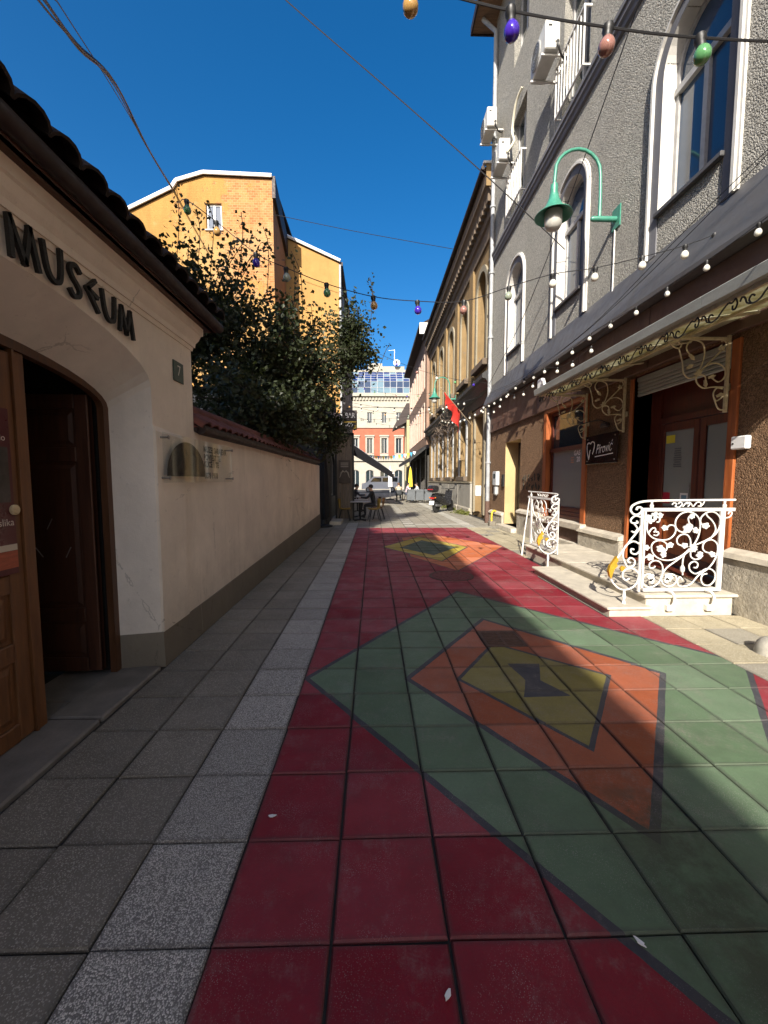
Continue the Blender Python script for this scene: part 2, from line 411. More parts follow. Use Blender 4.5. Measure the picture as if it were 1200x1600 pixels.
def kilim():
    t = NT('painted_tile')
    p = t.pos()
    wob = t.math('MULTIPLY', t.math('SUBTRACT', t.noise(7, 3), 0.5), 0.012)
    def dist(poly):
        c = (sum(a for a, b in poly) / len(poly), sum(b for a, b in poly) / len(poly)); out = None
        for i in range(len(poly)):
            (x0, y0), (x1, y1) = poly[i], poly[(i + 1) % len(poly)]
            nx, ny = (y1 - y0), -(x1 - x0); l = math.hypot(nx, ny); nx /= l; ny /= l
            if nx * (c[0] - x0) + ny * (c[1] - y0) > 0: nx, ny = -nx, -ny
            d = t.new("VectorMath"); d.operation = 'DOT_PRODUCT'; t.link(p, d.inputs[0]); d.inputs[1].default_value = (nx, ny, 0)
            e = t.math('SUBTRACT', d.outputs['Value'], nx * x0 + ny * y0)
            out = e if out is None else t.math('MAXIMUM', out, e)
        return t.math('ADD', out, wob)
    RED = (0.265, 0.015, 0.029); GREEN = (0.12, 0.19, 0.108); ORANGE = (0.36, 0.09, 0.034); OLIVE = (0.235, 0.195, 0.045)
    DARK = (0.05, 0.052, 0.062); YEL = (0.72, 0.52, 0.03); DGREEN = (0.05, 0.10, 0.06); OL2 = (0.36, 0.28, 0.05)
    mott = t.ramp(t.noise(2.6, 6, 0.7), 0.3, 0.7)
    col = t.mix(mott, dk(RED, 0.82), dk(RED, 1.12))
    def layer(col, poly, c, line=0.020):
        d = dist(poly)
        inside = t.math('LESS_THAN', d, 0.0)
        cc = t.mix(mott, dk(c, 0.85), dk(c, 1.12))
        col = t.mix(inside, col, cc)
        if line: col = t.mix(t.math('LESS_THAN', t.math('ABSOLUTE', d), line), col, DARK)
        return col
    # first medallion
    col = layer(col, [(1.17, 5.55), (3.16, 3.25), (1.2, 0.76), (-0.53, 3.09)], GREEN)
    col = layer(col, [(1.22, 4.40), (2.33, 3.10), (1.22, 1.62), (0.26, 3.066)], ORANGE, 0.022)
    col = layer(col, [(1.13, 3.72), (1.87, 3.07), (1.255, 2.20), (0.66, 3.05)], OLIVE, 0.016)
    col = layer(col, [(1.13, 3.30), (1.40, 3.29), (1.285, 2.99), (1.18, 2.99)], DARK, 0)
    col = layer(col, [(1.18, 3.02), (1.285, 3.02), (1.42, 2.77), (1.07, 2.76)], DARK, 0)
    # second medallion
    col = layer(col, [(1.6, 11.7), (3.06, 9.4), (1.45, 6.85), (0.75, 8.2), (0.75, 10.9)], (0.58, 0.15, 0.045), 0.012)
    col = layer(col, [(1.25, 11.1), (2.2, 9.35), (1.32, 7.7), (0.2, 9.4)], YEL if False else (0.50, 0.38, 0.04), 0.018)
    col = layer(col, [(1.25, 10.4), (1.9, 9.3), (1.25, 8.35), (0.62, 9.3)], DGREEN, 0.018)
    # worn paint: grey aggregate showing through in specks and along the joints
    rnd, edge = tile_cell(t)
    wear = t.math('MULTIPLY', t.ramp(t.noise(3.1, 8, 0.75), 0.47, 0.64), t.ramp(t.voro(170), 0.16, 0.34, 1.0, 0.0))
    col = t.mix(t.math('MULTIPLY', wear, 0.75), col, (0.40, 0.37, 0.35))
    # tile by tile tone
    bri = t.ramp(rnd, 0, 1, 0.74, 1.10)
    hs = t.new("HueSaturation"); t.put(hs.inputs['Value'], bri); t.put(hs.inputs['Saturation'], t.ramp(rnd, 0, 1, 1.05, 0.9)); t.link(col, hs.inputs['Color'])
    col = hs.outputs[0]
    # scuffed, faded patches and dirt worked in along the joints
    scuff = t.math('MULTIPLY', t.ramp(t.noise(2.4, 9, 0.8), 0.52, 0.66), t.ramp(t.noise(38, 5, 0.75), 0.36, 0.62))
    col = t.mix(t.math('MULTIPLY', scuff, 0.5), col, (0.26, 0.22, 0.20))
    drag = t.ramp(t.noise(2.0, 8, 0.78, stretch=(1, 0.22, 1)), 0.58, 0.74); col = t.mix(t.math('MULTIPLY', drag, 0.38), col, (0.085, 0.075, 0.07))
    ed = t.ramp(t.math('ADD', edge, t.math('MULTIPLY', t.noise(28, 6, 0.75), -0.026)), -0.008, 0.012, 1.0, 0.0)
    col = t.mix(t.math('MULTIPLY', ed, 0.5), col, (0.055, 0.048, 0.045))
    # damp, mossy tiles near the right foreground and general grime
    px = t.new("SeparateXYZ"); t.link(p, px.inputs[0])
    dx = t.math('SUBTRACT', px.outputs[0], 1.26); dy = t.math('MAXIMUM', t.math('SUBTRACT', t.math('ABSOLUTE', t.math('SUBTRACT', px.outputs[1], 1.38)), 0.36), 0.0)
    rad = t.math('SQRT', t.math('ADD', t.math('MULTIPLY', dx, dx), t.math('MULTIPLY', dy, dy)))
    damp = t.math('MULTIPLY', t.ramp(rad, 0.06, 0.34, 1.0, 0.0), t.ramp(t.noise(6, 7, 0.75), 0.36, 0.56))
    col = t.mix(t.math('MULTIPLY', damp, 0.72), col, (0.045, 0.05, 0.028))
    grime = t.ramp(t.noise(1.8, 8, 0.75), 0.52, 0.78)
    col = t.mix(t.math('MULTIPLY', grime, 0.4), col, (0.06, 0.055, 0.05))
    fine = t.ramp(t.noise(70, 4, 0.7), 0.35, 0.7)
    col = t.mix(t.math('MULTIPLY', fine, 0.15), col, (0.05, 0.045, 0.045))
    h = t.math('ADD', t.noise(210, 3), t.math('MULTIPLY', t.noise(40, 4), 0.6))
    t.bump(h, 0.35, 0.004)
    return t.set(col, t.ramp(t.noise(4, 5), 0.3, 0.7, 0.5, 0.78), spec=0.35)
M_PAINT = kilim()

M_JOINT = simple('joint_dirt', (0.028, 0.026, 0.023), 0.95, 0.4, 6, bump=0.6, bscale=90)
M_EARTH = simple('ground_earth', (0.09, 0.085, 0.075), 0.95, 0.3, 0.5)
M_ASPHALT = simple('asphalt', (0.06, 0.06, 0.062), 0.9, 0.25, 2, bump=0.4, bscale=150)
M_CREAMWALL = plaster('cream_wall', (0.88, 0.79, 0.67), 0.38, splash=0.35, cracks=0.5)
M_CREAMWALL_REV = plaster('cream_reveal', (0.82, 0.76, 0.68), 0.25, splash=0.25, cracks=0.4)
M_GREYPLINTH = plaster('grey_plinth', (0.25, 0.225, 0.18), 0.5, splash=0.6, cracks=0.5)
M_ROOFTILE = simple('roof_tile_clay', (0.17, 0.06, 0.045), 0.85, 0.45, 5, bump=0.5, bscale=50, bdist=0.006)
M_DARKROOF = simple('roof_tile_old', (0.026, 0.016, 0.013), 0.9, 0.45, 6, bump=0.5, bscale=40, bdist=0.006)
M_BROWNMETAL = simple('brown_metal', (0.024, 0.012, 0.010), 0.6, 0.25, 4)
M_DOORWOOD = wood('door_wood', (0.20, 0.085, 0.03), (0.10, 0.04, 0.014))
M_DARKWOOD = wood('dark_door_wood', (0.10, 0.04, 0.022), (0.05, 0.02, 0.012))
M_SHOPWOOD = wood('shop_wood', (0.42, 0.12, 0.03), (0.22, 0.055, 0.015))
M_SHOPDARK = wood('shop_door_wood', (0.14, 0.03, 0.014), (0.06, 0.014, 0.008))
M_BLACK = simple('black_metal', (0.012, 0.012, 0.013), 0.5, 0.2, 8)
M_LETTER = simple('letter_steel', (0.008, 0.007, 0.006), 0.6, 0.3, 20, bump=0.3, bscale=80)
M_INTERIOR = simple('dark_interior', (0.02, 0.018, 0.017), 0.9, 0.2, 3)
M_STUCCO = roughcast('grey_roughcast', (0.50, 0.48, 0.43), 56, 0.035, 1.0)
M_BROWNSTUCCO = roughcast('brown_roughcast', (0.30, 0.185, 0.11), 58, 0.035, 1.0)
M_GREYTRIM = plaster('grey_trim', (0.165, 0.165, 0.18), 0.2, bump=0.1)
M_WHITETRIM = plaster('white_trim', (0.60, 0.58, 0.54), 0.2, bump=0.12)
M_SKIRT = simple('grey_flashing', (0.08, 0.078, 0.08), 0.5, 0.25, 1.5, stretch=(1, 0.4, 3))
M_BROWNFASCIA = simple('brown_fascia', (0.115, 0.062, 0.044), 0.6, 0.3, 2, stretch=(1, 1, 0.3), bump=0.15, bscale=20)
M_STONE = simple('limestone', (0.52, 0.47, 0.38), 0.8, 0.25, 6, bump=0.5, bscale=70, bdist=0.006)
M_PLINTHSTONE = simple('rough_plinth_stone', (0.40, 0.36, 0.29), 0.9, 0.4, 5, bump=1.0, bscale=26, bdist=0.03)
t_ = NT('white_painted_iron'); c_ = t_.mix(t_.ramp(t_.noise(14, 6, 0.7), 0.35, 0.7), (0.60, 0.585, 0.55), (0.66, 0.65, 0.63))
c_ = t_.mix(t_.ramp(t_.noise(22, 8, 0.8), 0.63, 0.68), c_, (0.30, 0.17, 0.09)); c_ = t_.mix(t_.math('MULTIPLY', t_.ramp(t_.noise(5, 6, 0.7), 0.5, 0.75), 0.3), c_, (0.34, 0.31, 0.26))
t_.bump(t_.noise(90, 4, 0.7), 0.35, 0.004); M_WHITEIRON = t_.set(c_, 0.5)
M_CREAMIRON = simple('cream_painted_iron', (0.55, 0.47, 0.30), 0.55, 0.3, 20)
M_GOLD = simple('gold_leaf_paint', (0.75, 0.45, 0.05), 0.35, 0.25, 30, metal=0.6)
M_GLASS = glassy('window_glass')
M_GLASSBLUE = glassy('window_glass_blue', (0.03, 0.06, 0.11))
M_DARKGLASS = glassy('dark_glass', (0.012, 0.013, 0.015), 0.12, 0.2)
M_FROST = simple('frosted_glass', (0.24, 0.255, 0.24), 0.22, 0.0)
M_WINFRAME = simple('window_frame_paint', (0.38, 0.37, 0.36), 0.5, 0.2, 10)
M_WHITEPAINT = simple('white_paint', (0.78, 0.78, 0.77), 0.45, 0.08, 6)
M_AC = simple('ac_plastic', (0.60, 0.59, 0.55), 0.5, 0.1, 6)
M_GREENPAINT = simple('green_lamp_paint', (0.055, 0.24, 0.17), 0.35, 0.2, 12)
M_PIPE = simple('galvanised_pipe', (0.32, 0.33, 0.34), 0.55, 0.3, 4)
M_RUST = simple('rusty_iron', (0.10, 0.055, 0.038), 0.75, 0.4, 20, bump=0.5, bscale=100)
M_CABLE = simple('cable_rubber', (0.012, 0.012, 0.014), 0.6, 0.0)
M_LEAF = None

# ------------------------------------------------------------------ ground and paving
GX0, GY0, TS = -0.5488, 1.2488, 0.4
struct(MB().add([(-400, -400, -0.05), (400, -400, -0.05), (400, 900, -0.05), (-400, 900, -0.05)], [[0, 1, 2, 3]]).build('ground', M_EARTH), 'bare ground under and around the street')
pav = MB().add([(-6.0, -60, -0.014), (9, -60, -0.014), (9, 62, -0.014), (-6.0, 62, -0.014)], [[0, 1, 2, 3]]).build('pavement', M_JOINT)
struct(pav, 'street paving of square concrete tiles with dark joints')
road = MB().add([(-60, 52, -0.004), (60, 52, -0.004), (60, 67, -0.004), (-60, 67, -0.004)], [[0, 1, 2, 3]]).build('road', M_ASPHALT)
struct(road, 'asphalt cross street at the far end')

def tile_mesh(mat, sx=0.394, sy=0.395):
    mb = MB(); a, b = sx / 2, sy / 2; c = 0.006
    vs = [(-a, -b, -0.03), (a, -b, -0.03), (a, b, -0.03), (-a, b, -0.03), (-a, -b, -c), (a, -b, -c), (a, b, -c), (-a, b, -c),
          (-a + c, -b + c, 0), (a - c, -b + c, 0), (a - c, b - c, 0), (-a + c, b - c, 0)]
    fs = [[8, 9, 10, 11]] + [[i, (i + 1) % 4, 4 + (i + 1) % 4, 4 + i] for i in range(4)] + [[4 + i, 4 + (i + 1) % 4, 8 + (i + 1) % 4, 8 + i] for i in range(4)]
    return vs, fs
def tile_material(c, r):
    x = GX0 + (c + 0.5) * TS; y = GY0 + (r + 0.5) * TS
    if y < 13.05:
        if c <= -2: return 'dark'
        if c == -1: return 'white'
        if 0 <= c <= 8: return 'paint'
        return 'cream' if (c + r * 3) % 7 else 'grey'
    if c == -1: return 'pale' if y < 15 else 'grey'
    if c == 4: return 'pale' if r % 2 else 'dark'
    if c == 9 and y < 34: return 'pale'
    if r == 32 and 5 <= c <= 8: return 'pale'
    return 'grey'
TM = {'dark': M_TILE_DARK, 'white': M_TILE_WHITE, 'paint': M_PAINT, 'cream': M_TILE_CREAM, 'grey': M_TILE_GREY, 'pale': M_TILE_PALE}
cells = []
for r in range(-5, 150):
    for c in range(-3, 12):
        x = GX0 + (c + 0.5) * TS; y = GY0 + (r + 0.5) * TS
        if y > 52: continue
        if (c, r) == (4, 6): continue                                   # drain grate
        if x > 2.75 and 4.6 < y < 6.4: continue                         # under the steps
        if x > 3.2 and 4.6 < y < 8.1: continue
        cells.append((y + abs(x) * 0.3, c, r, x, y))
cells.sort()
vis = [q for q in cells if q[4] > 0.75 and abs(q[3]) < q[4] * 1.02 + 0.25]
single = set((q[1], q[2]) for q in vis[:296])
protos = {}
rest = {}
for _, c, r, x, y in cells:
    k = tile_material(c, r)
    dz = random.uniform(-0.003, 0.003); tx = random.uniform(-0.008, 0.008); ty = random.uniform(-0.008, 0.008)
    if (c, r) in single:
        if k not in protos:
            vs, fs = tile_mesh(TM[k]); protos[k] = MB().add(vs, fs).build('tile', TM[k], pav); o = protos[k]
        else: o = inst(protos[k], pav)
        o.location = (x + random.uniform(-.002, .002), y + random.uniform(-.002, .002), dz); o.scale = (random.uniform(.987, 1.002), random.uniform(.987, 1.002), 1); o.rotation_euler = (tx, ty, random.uniform(-0.01, 0.01))
    else:
        mb = rest.setdefault(k, MB()); vs, fs = tile_mesh(None)
        mb.add([(px + x, py + y, pz + dz + px * ty * -1 + py * tx) for px, py, pz in vs], fs)
for k, mb in rest.items():
    o = mb.build('far_tiles', TM[k], pav); o["kind"] = "stuff"
# threshold slabs before the gate, paving slabs against the shop plinth
for i, (y0, y1) in enumerate([(-0.6, 0.55), (0.57, 1.75), (1.77, 2.55), (2.57, 3.3)]):
    MB().box(-2.12, -1.765, y0, y1, -0.03, 0.022, None, 0.012).build('threshold_slab', simple('threshold_stone', (0.20, 0.185, 0.165), 0.85, 0.35, 5, bump=0.6, bscale=40), pav)
for i in range(4):
    MB().box(-2.52, -2.13, 1.0 + i * 0.6, 1.59 + i * 0.6, -0.03, 0.004, None, 0.01).build('threshold_slab', MATS['threshold_stone'], pav)
# drain grate in its tile cell
g = thing('drain_grate', 'rusty slotted iron drain grate set in the painted tiles', 'drain grate', loc=(GX0 + 4.5 * TS, GY0 + 6.5 * TS, 0))
MB().box(-0.195, 0.195, -0.195, -0.165, -0.04, 0.003, None, 0.003).box(-0.195, 0.195, 0.165, 0.195, -0.04, 0.003, None, 0.003).box(-0.195, -0.165, -0.165, 0.165, -0.04, 0.003).box(0.165, 0.195, -0.165, 0.165, -0.04, 0.003).box(-0.012, 0.012, -0.165, 0.165, -0.03, 0.002).build('grate_frame', M_RUST, g)
for i in range(8):
    y = -0.145 + i * 0.0415
    MB().box(-0.165, 0.165, y - 0.010, y + 0.010, -0.03, 0.004, None, 0.003).build('bar', M_RUST, g)
MB().box(-0.19, 0.19, -0.19, 0.19, -0.20, -0.19).build('sump', M_INTERIOR, g)
# manhole cover
mh = thing('manhole_cover', 'round cast iron manhole cover painted over in dull red', 'manhole cover', loc=(1.26, 6.46, 0))
mp = simple('manhole_paint', (0.16, 0.03, 0.03), 0.7, 0.5, 9, bump=0.5, bscale=60)
MB().lathe([(0.36, -0.02), (0.36, 0.007), (0.33, 0.009), (0.325, 0.004)], (0, 0, 0), 32).build('rim', M_RUST, mh)
MB().lathe([(0.318, -0.02), (0.318, 0.006), (0.30, 0.0085)], (0, 0, 0), 32).build('cover', mp, mh)
mb = MB()
for rr in (0.09, 0.17, 0.25):
    for k in range(int(rr * 60)):
        a = k * 2 * math.pi / int(rr * 60); mb.box(-0.012, 0.012, -0.02, 0.02, 0.006, 0.012, lambda x, y, z, a=a, rr=rr: (math.cos(a) * (rr + x) - math.sin(a) * y, math.sin(a) * (rr + x) + math.cos(a) * y, z))
mb.build('studs', mp, mh)
# litter
for i, (x, y, a, lab) in enumerate([(0.219, 1.098, 0.9, 'white paper scrap on dark red tiles at the bottom centre'), (-0.474, 1.769, 0.1, 'small white scrap on a red tile beside the pale strip'), (0.887, 1.219, 2.2, 'curled pale scrap on the green paint at the lower right')]):
    mb = MB(); n = 9
    pts = [(0.016 * (1 + 0.4 * math.sin(3 * k + i)) * math.cos(2 * math.pi * k / n), 0.008 * math.sin(2 * math.pi * k / n)) for k in range(n)]
    mb.prism(pts, lambda u, v, w: (u, v, w + 0.15 * abs(u)), 0.004, 0.007)
    o = mb.build('paper_scrap', M_WHITEPAINT); o.location = (x, y, 0.001); o.rotation_euler = (0, 0, a); tag(o, lab, 'litter', 'paper scraps on the paving')

# ------------------------------------------------------------------ museum gate house (left)
LX = -1.76
mu = thing('museum_gatehouse', 'cream rendered museum gatehouse with arched doorway and tiled eaves', 'building')
gate = Op(0.50, 3.32, 0.0, 2.62, 0.32); gin = Op(0.565, 3.255, 0.0, 2.38, 0.27)
T = TL(LX)
mb = MB()
wall_mesh(mb, T, -3.0, 4.065, 0.30, 2.86, [Op(0.50, 3.32, 0.30, 2.62, 0.32)], 0.0)
mb.box(-5.5, -1.762, 4.045, 4.065, 0.3, 2.86)                       # end wall towards the yard
mb.build('wall', M_CREAMWALL, mu)
mb = MB(); a = gate.outline(0, 20, 0.30); b = gin.outline(0, 20, 0.30)
for i in range(len(a) - 1):
    mb.poly([T(*a[i], 0), T(*a[i + 1], 0), T(*b[i + 1], 0.30), T(*b[i], 0.30)])
mb.build('arch_reveal', M_CREAMWALL_REV, mu, smooth=True)
mb = MB()
mb.prism([(3.32, 0), (3.32, 0.30), (3.255, 0.30), (3.255, 0)], lambda u, v, w: (0, 0, 0), 0, 0) if False else None
mb.add([T(3.325, 0, -0.02), T(3.325, 0.30, -0.012), T(3.25, 0.30, 0.32), T(3.25, 0, 0.32)], [[0, 1, 2, 3]])
mb.add([T(3.325, 0, -0.02), T(4.064, 0, -0.02), T(4.064, 0.30, -0.012), T(3.325, 0.30, -0.012)], [[0, 1, 2, 3]])
mb.add([T(3.325, 0.30, -0.012), T(4.064, 0.30, -0.012), T(4.064, 0.30, 0.02), T(3.325, 0.30, 0.02)], [[0, 1, 2, 3]])
MB().add([T(-3, 0, -0.02), T(0.495, 0, -0.02), T(0.495, 0.30, -0.012), T(-3, 0.30, -0.012)], [[0, 1, 2, 3]]).build('plinth', M_GREYPLINTH, mu)
mb.build('plinth', M_GREYPLINTH, mu)
# raised lower pier panel with a sloped top
MB().add([T(3.322, 0.302, -0.022), T(3.79, 0.302, -0.022), T(3.79, 1.93, -0.022), T(3.322, 1.95, -0.022), T(3.322, 0.302, 0.002), T(3.79, 0.302, 0.002), T(3.79, 1.97, 0.002), T(3.322, 2.0, 0.002)],
         [[0, 1, 2, 3], [3, 2, 6, 7], [0, 3, 7, 4], [1, 5, 6, 2]]).build('pier_panel', M_CREAMWALL, mu)
# cornice: stepped profile run along the wall and returned at the corner
prof = [(0.0, 2.80), (0.012, 2.80), (0.018, 2.835), (0.03, 2.835), (0.035, 2.875), (0.055, 2.905), (0.072, 2.955), (0.088, 2.965), (0.09, 3.03), (0.0, 3.03)]
mb = MB(); n = len(prof)
vs = []
for o_, z in prof: vs.append((LX + o_, -3.0, z))
for o_, z in prof: vs.append((LX + o_, 4.066 + o_, z))
for o_, z in prof: vs.append((-5.5, 4.066 + o_, z))
fs = []
for s_ in (0, 1):
    for i in range(n - 1): fs.append([s_ * n + i, s_ * n + i + 1, (s_ + 1) * n + i + 1, (s_ + 1) * n + i])
mb.add(vs, fs).build('cornice', M_CREAMWALL, mu)
# eaves: soffit, fascia gutter and clay tiles
EX = LX + 0.19
mb = MB(); mb.box(-5.5, EX - 0.01, -3.0, 4.24, 3.03, 3.06)
mb.build('soffit', M_DARKWOOD, mu)
mb = MB(); mb.tube([(EX + 0.01, -3.0, 3.085), (EX + 0.01, 4.27, 3.085)], 0.05, 10)
mb.box(EX - 0.05, EX - 0.02, -3.0, 4.25, 3.03, 3.16)
mb.build('gutter', M_BROWNMETAL, mu, smooth=True)
mb = MB(); sl = math.tan(R(33))
mb.add([(EX, -3, 3.15), (EX, 4.22, 3.15), (-3.6, 4.22, 3.15 + sl * (EX + 3.6)), (-3.6, -3, 3.15 + sl * (EX + 3.6)), (-6.0, 4.22, 3.15), (-6.0, -3, 3.15)], [[0, 1, 2, 3], [3, 2, 4, 5], [1, 2, 4]])
mb.build('roof', M_DARKROOF, mu)
def roof_tile_mesh(mat, name='roof_tile', w=0.105, L=0.42, up_=0.07):
    mb = MB(); n = 7; vs = []
    for e, l in ((0, 0.03), (1, -L)):
        for k in range(n + 1):
            a = math.pi * k / n; rr = w * (1.0 if e == 0 else 0.92)
            vs.append((l, -math.cos(a) * rr, math.sin(a) * up_ + 0.005))
    for k in range(n + 1):
        a = math.pi * k / n; vs.append((0.03, -math.cos(a) * (w - 0.016), math.sin(a) * (up_ - 0.016) + 0.005))
    for k in range(n + 1):
        a = math.pi * k / n; vs.append((-0.05, -math.cos(a) * (w - 0.016), math.sin(a) * (up_ - 0.016) + 0.005))
    m = n + 1
    fs = [[k, k + 1, m + k + 1, m + k] for k in range(n)] + [[k, k + 1, 2 * m + k + 1, 2 * m + k] for k in range(n)] + [[2 * m + k, 2 * m + k + 1, 3 * m + k + 1, 3 * m + k] for k in range(n)]
    return mb.add(vs, fs)
tp = None
for r in range(3):
    for k in range(34):
        y = 4.16 - k * 0.2
        loc = (EX + 0.035 - r * 0.33 + random.uniform(-.008, .008), y + random.uniform(-.006, .006), 3.165 + r * 0.33 * sl + random.uniform(-.006, .006))
        if tp is None: tp = roof_tile_mesh(None).build('roof_tile', M_DARKROOF, mu, True); o = tp
        else: o = inst(tp, mu)
        o.location = loc; o.rotation_euler = (random.uniform(-.03, .03), R(33) + random.uniform(-.03, .03), random.uniform(-.03, .03))
# wooden gate frame
Tf = TL(LX - 0.30)
mb = MB(); mb.ring(gin.outline(0.02, 20), gin.outline(-0.06, 20), Tf, 0.0, 0.05); mb.build('door_frame', wood('frame_wood', (0.12, 0.05, 0.02), (0.06, 0.026, 0.012)), mu)
mb = MB(); mb.box(2.44, 2.52, 0.0, 2.30, 0.01, 0.09, Tf, 0.01).box(2.425, 2.44, 0.0, 2.30, 0.0, 0.04, Tf); mb.build('centre_post', M_DOORWOOD, mu)
# fixed leaf with poster
def panel_leaf(name, T, u0, u1, v0, v1, mat, parent, rows):
    mb = MB(); mb.box(u0, u1, v0, v1, 0.03, 0.07, T)
    st = 0.1
    mb.box(u0, u0 + st, v0, v1, 0.012, 0.05, T, 0.006); mb.box(u1 - st, u1, v0, v1, 0.012, 0.05, T, 0.006)
    zs = [v0] + rows + [v1]
    for z in [v0 + 0.05] + rows + [v1 - 0.05]: mb.box(u0 + st + .001, u1 - st - .001, z - 0.055, z + 0.055, 0.012, 0.05, T, 0.006)
    lf = mb.build(name, mat, parent)
    for a_, b_ in zip([v0 + 0.05] + rows, rows + [v1 - 0.05]):
        pm = MB(); i0, i1, j0, j1 = u0 + st + 0.018, u1 - st - 0.018, a_ + 0.073, b_ - 0.073
        if j1 - j0 < 0.06: continue
        vs = [T(i0, j0, 0.032), T(i1, j0, 0.032), T(i1, j1, 0.032), T(i0, j1, 0.032)] + [T(i0 + .035, j0 + .035, 0.019), T(i1 - .035, j0 + .035, 0.019), T(i1 - .035, j1 - .035, 0.019), T(i0 + .035, j1 - .035, 0.019)]
        pm.add(vs, [[4, 5, 6, 7]] + [[i, (i + 1) % 4, 4 + (i + 1) % 4, 4 + i] for i in range(4)]); pm.build('panel', mat, lf)
    return lf
panel_leaf('door_leaf', Tf, 1.50, 2.425, 0.03, 2.28, M_DOORWOOD, mu, [0.56, 0.96, 1.98])
panel_leaf('door_leaf', Tf, 0.60, 1.49, 0.03, 2.28, M_DOORWOOD, mu, [0.56, 0.96, 1.98])
# open leaf, swung inwards
Ti = lambda u, v, w: (LX - 0.40 - u, 3.22 - 0.07 + w, v)
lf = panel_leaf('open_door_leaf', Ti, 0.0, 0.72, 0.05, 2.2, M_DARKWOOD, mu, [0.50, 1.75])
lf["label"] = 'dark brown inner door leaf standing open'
mb = MB()
for (u, v, a_) in [(0.48, 1.42, 0.9), (0.33, 1.22, 1.1), (0.42, 1.0, -0.95), (0.2, 1.0, 1.1)]:
    c_, s_ = math.cos(a_) * 0.045, math.sin(a_) * 0.045
    mb.tube([Ti(u - c_ * -1, v - s_, 0.012), Ti(u + c_ * -1, v + s_, 0.012)], 0.004, 5)
mb.build('screws', simple('dull_steel', (0.35, 0.34, 0.33), 0.4, 0.2, 10, metal=0.7), mu)
# passage behind the gate
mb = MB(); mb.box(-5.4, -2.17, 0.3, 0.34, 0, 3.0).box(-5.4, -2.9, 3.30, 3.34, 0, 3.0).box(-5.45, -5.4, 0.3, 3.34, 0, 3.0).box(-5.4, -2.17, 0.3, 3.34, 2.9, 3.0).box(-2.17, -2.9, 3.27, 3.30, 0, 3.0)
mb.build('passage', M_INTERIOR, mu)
Tr = TL(LX - 0.42)
# MUSEUM lettering
ML = thing('museum_lettering', 'black cut metal letters spelling MUSEUM above the arch', 'sign')
Tm = lambda u, v, w: (LX + 0.018 + w, u, v)
def stroke_letter(paths, w):
    mb = MB()
    for pts in paths:
        pts = [Vector((a_, b_)) for a_, b_ in pts]
        L_, R_ = [], []
        for i, p in enumerate(pts):
            d = (pts[min(i + 1, len(pts) - 1)] - pts[max(i - 1, 0)]).normalized(); nn = Vector((-d.y, d.x)) * w
            if i == 0: p = p - d * 0.012
            if i == len(pts) - 1: p = p + d * 0.012
            L_.append(p + nn); R_.append(p - nn)
        for i in range(len(pts) - 1):
            mb.prism([tuple(L_[i]), tuple(L_[i + 1]), tuple(R_[i + 1]), tuple(R_[i])], Tm, 0.0, 0.022)
    return mb
sm = lambda pts: [(p.x, p.y) for p in crom([(a_, b_, 0) for a_, b_ in pts], 4)]
LET = [[[(2.068, 2.805), (2.075, 2.632)], [(2.072, 2.81), (2.150, 2.630)], [(2.150, 2.630), (2.187, 2.815)], [(2.187, 2.815), (2.232, 2.635)]],
       [sm([(2.268, 2.80), (2.285, 2.70), (2.31, 2.645), (2.35, 2.63), (2.378, 2.655), (2.388, 2.72), (2.39, 2.815)])],
       [sm([(2.532, 2.775), (2.505, 2.797), (2.472, 2.79), (2.455, 2.755), (2.475, 2.72), (2.51, 2.69), (2.530, 2.658), (2.512, 2.625), (2.478, 2.618), (2.455, 2.64)])],
       [[(2.665, 2.785), (2.592, 2.712)], [(2.592, 2.718), (2.682, 2.612)], [(2.605, 2.715), (2.678, 2.694)]],
       [sm([(2.732, 2.762), (2.748, 2.665), (2.775, 2.610), (2.815, 2.600), (2.84, 2.622), (2.85, 2.69), (2.855, 2.760)])],
       [[(2.93, 2.745), (2.905, 2.588)], [(2.932, 2.745), (2.980, 2.582)], [(2.980, 2.582), (3.028, 2.742)], [(3.028, 2.742), (3.058, 2.572)]]]
for ps in LET: stroke_letter(ps, 0.0118).build('letter', M_LETTER, ML)
# house number
nb = thing('house_number_plate', 'small dark green enamel plate with number 7', 'house number')
MB().box(3.685, 3.870, 2.435, 2.615, -0.012, -0.002, T, 0.004).build('plate', simple('number_green', (0.035, 0.07, 0.06), 0.4, 0.2, 10), nb)
text_mesh('7', 0.13, lambda a_, b_, c_: (LX + 0.0145, 3.778 + a_, 2.53 + b_), simple('number_white', (0.6, 0.62, 0.58), 0.5, 0.1), 'number', nb)
# acrylic plaque
pq = thing('acrylic_plaque', 'clear acrylic plaque with dark portrait arch and lettering on four screws', 'plaque')
PX = LX + 0.062
MB().box(3.34, 4.93, 1.535, 1.945, -0.066, -0.060, T, 0.002).build('sheet', clear_sheet('clear_acrylic'), pq)
arch = Op(3.40, 4.17, 1.59, 1.90, 0.31)
dp = simple('portrait_print', (0.02, 0.018, 0.017), 0.6, 0.8, 9)
MB().poly([T(u, v, -0.058) for u, v in arch.outline(0, 16)]).build('portrait_print', dp, pq)
for i, (s_, z, w_) in enumerate([('MUZEJ SARAJEVA', 1.865, 1), ('POVIJEST TE', 1.785, 1), ('KUCE 1 TE', 1.715, 1), ('1878 1918', 1.60, 1)]):
    text_mesh(s_, 0.082, lambda a_, b_, c_, z=z: (LX + 0.0585, 4.14 + a_, z + b_), simple('print_black', (0.02, 0.018, 0.016), 0.5, 0.2), 'print_line', pq, align='LEFT', bold=0.004, xs=1.0)
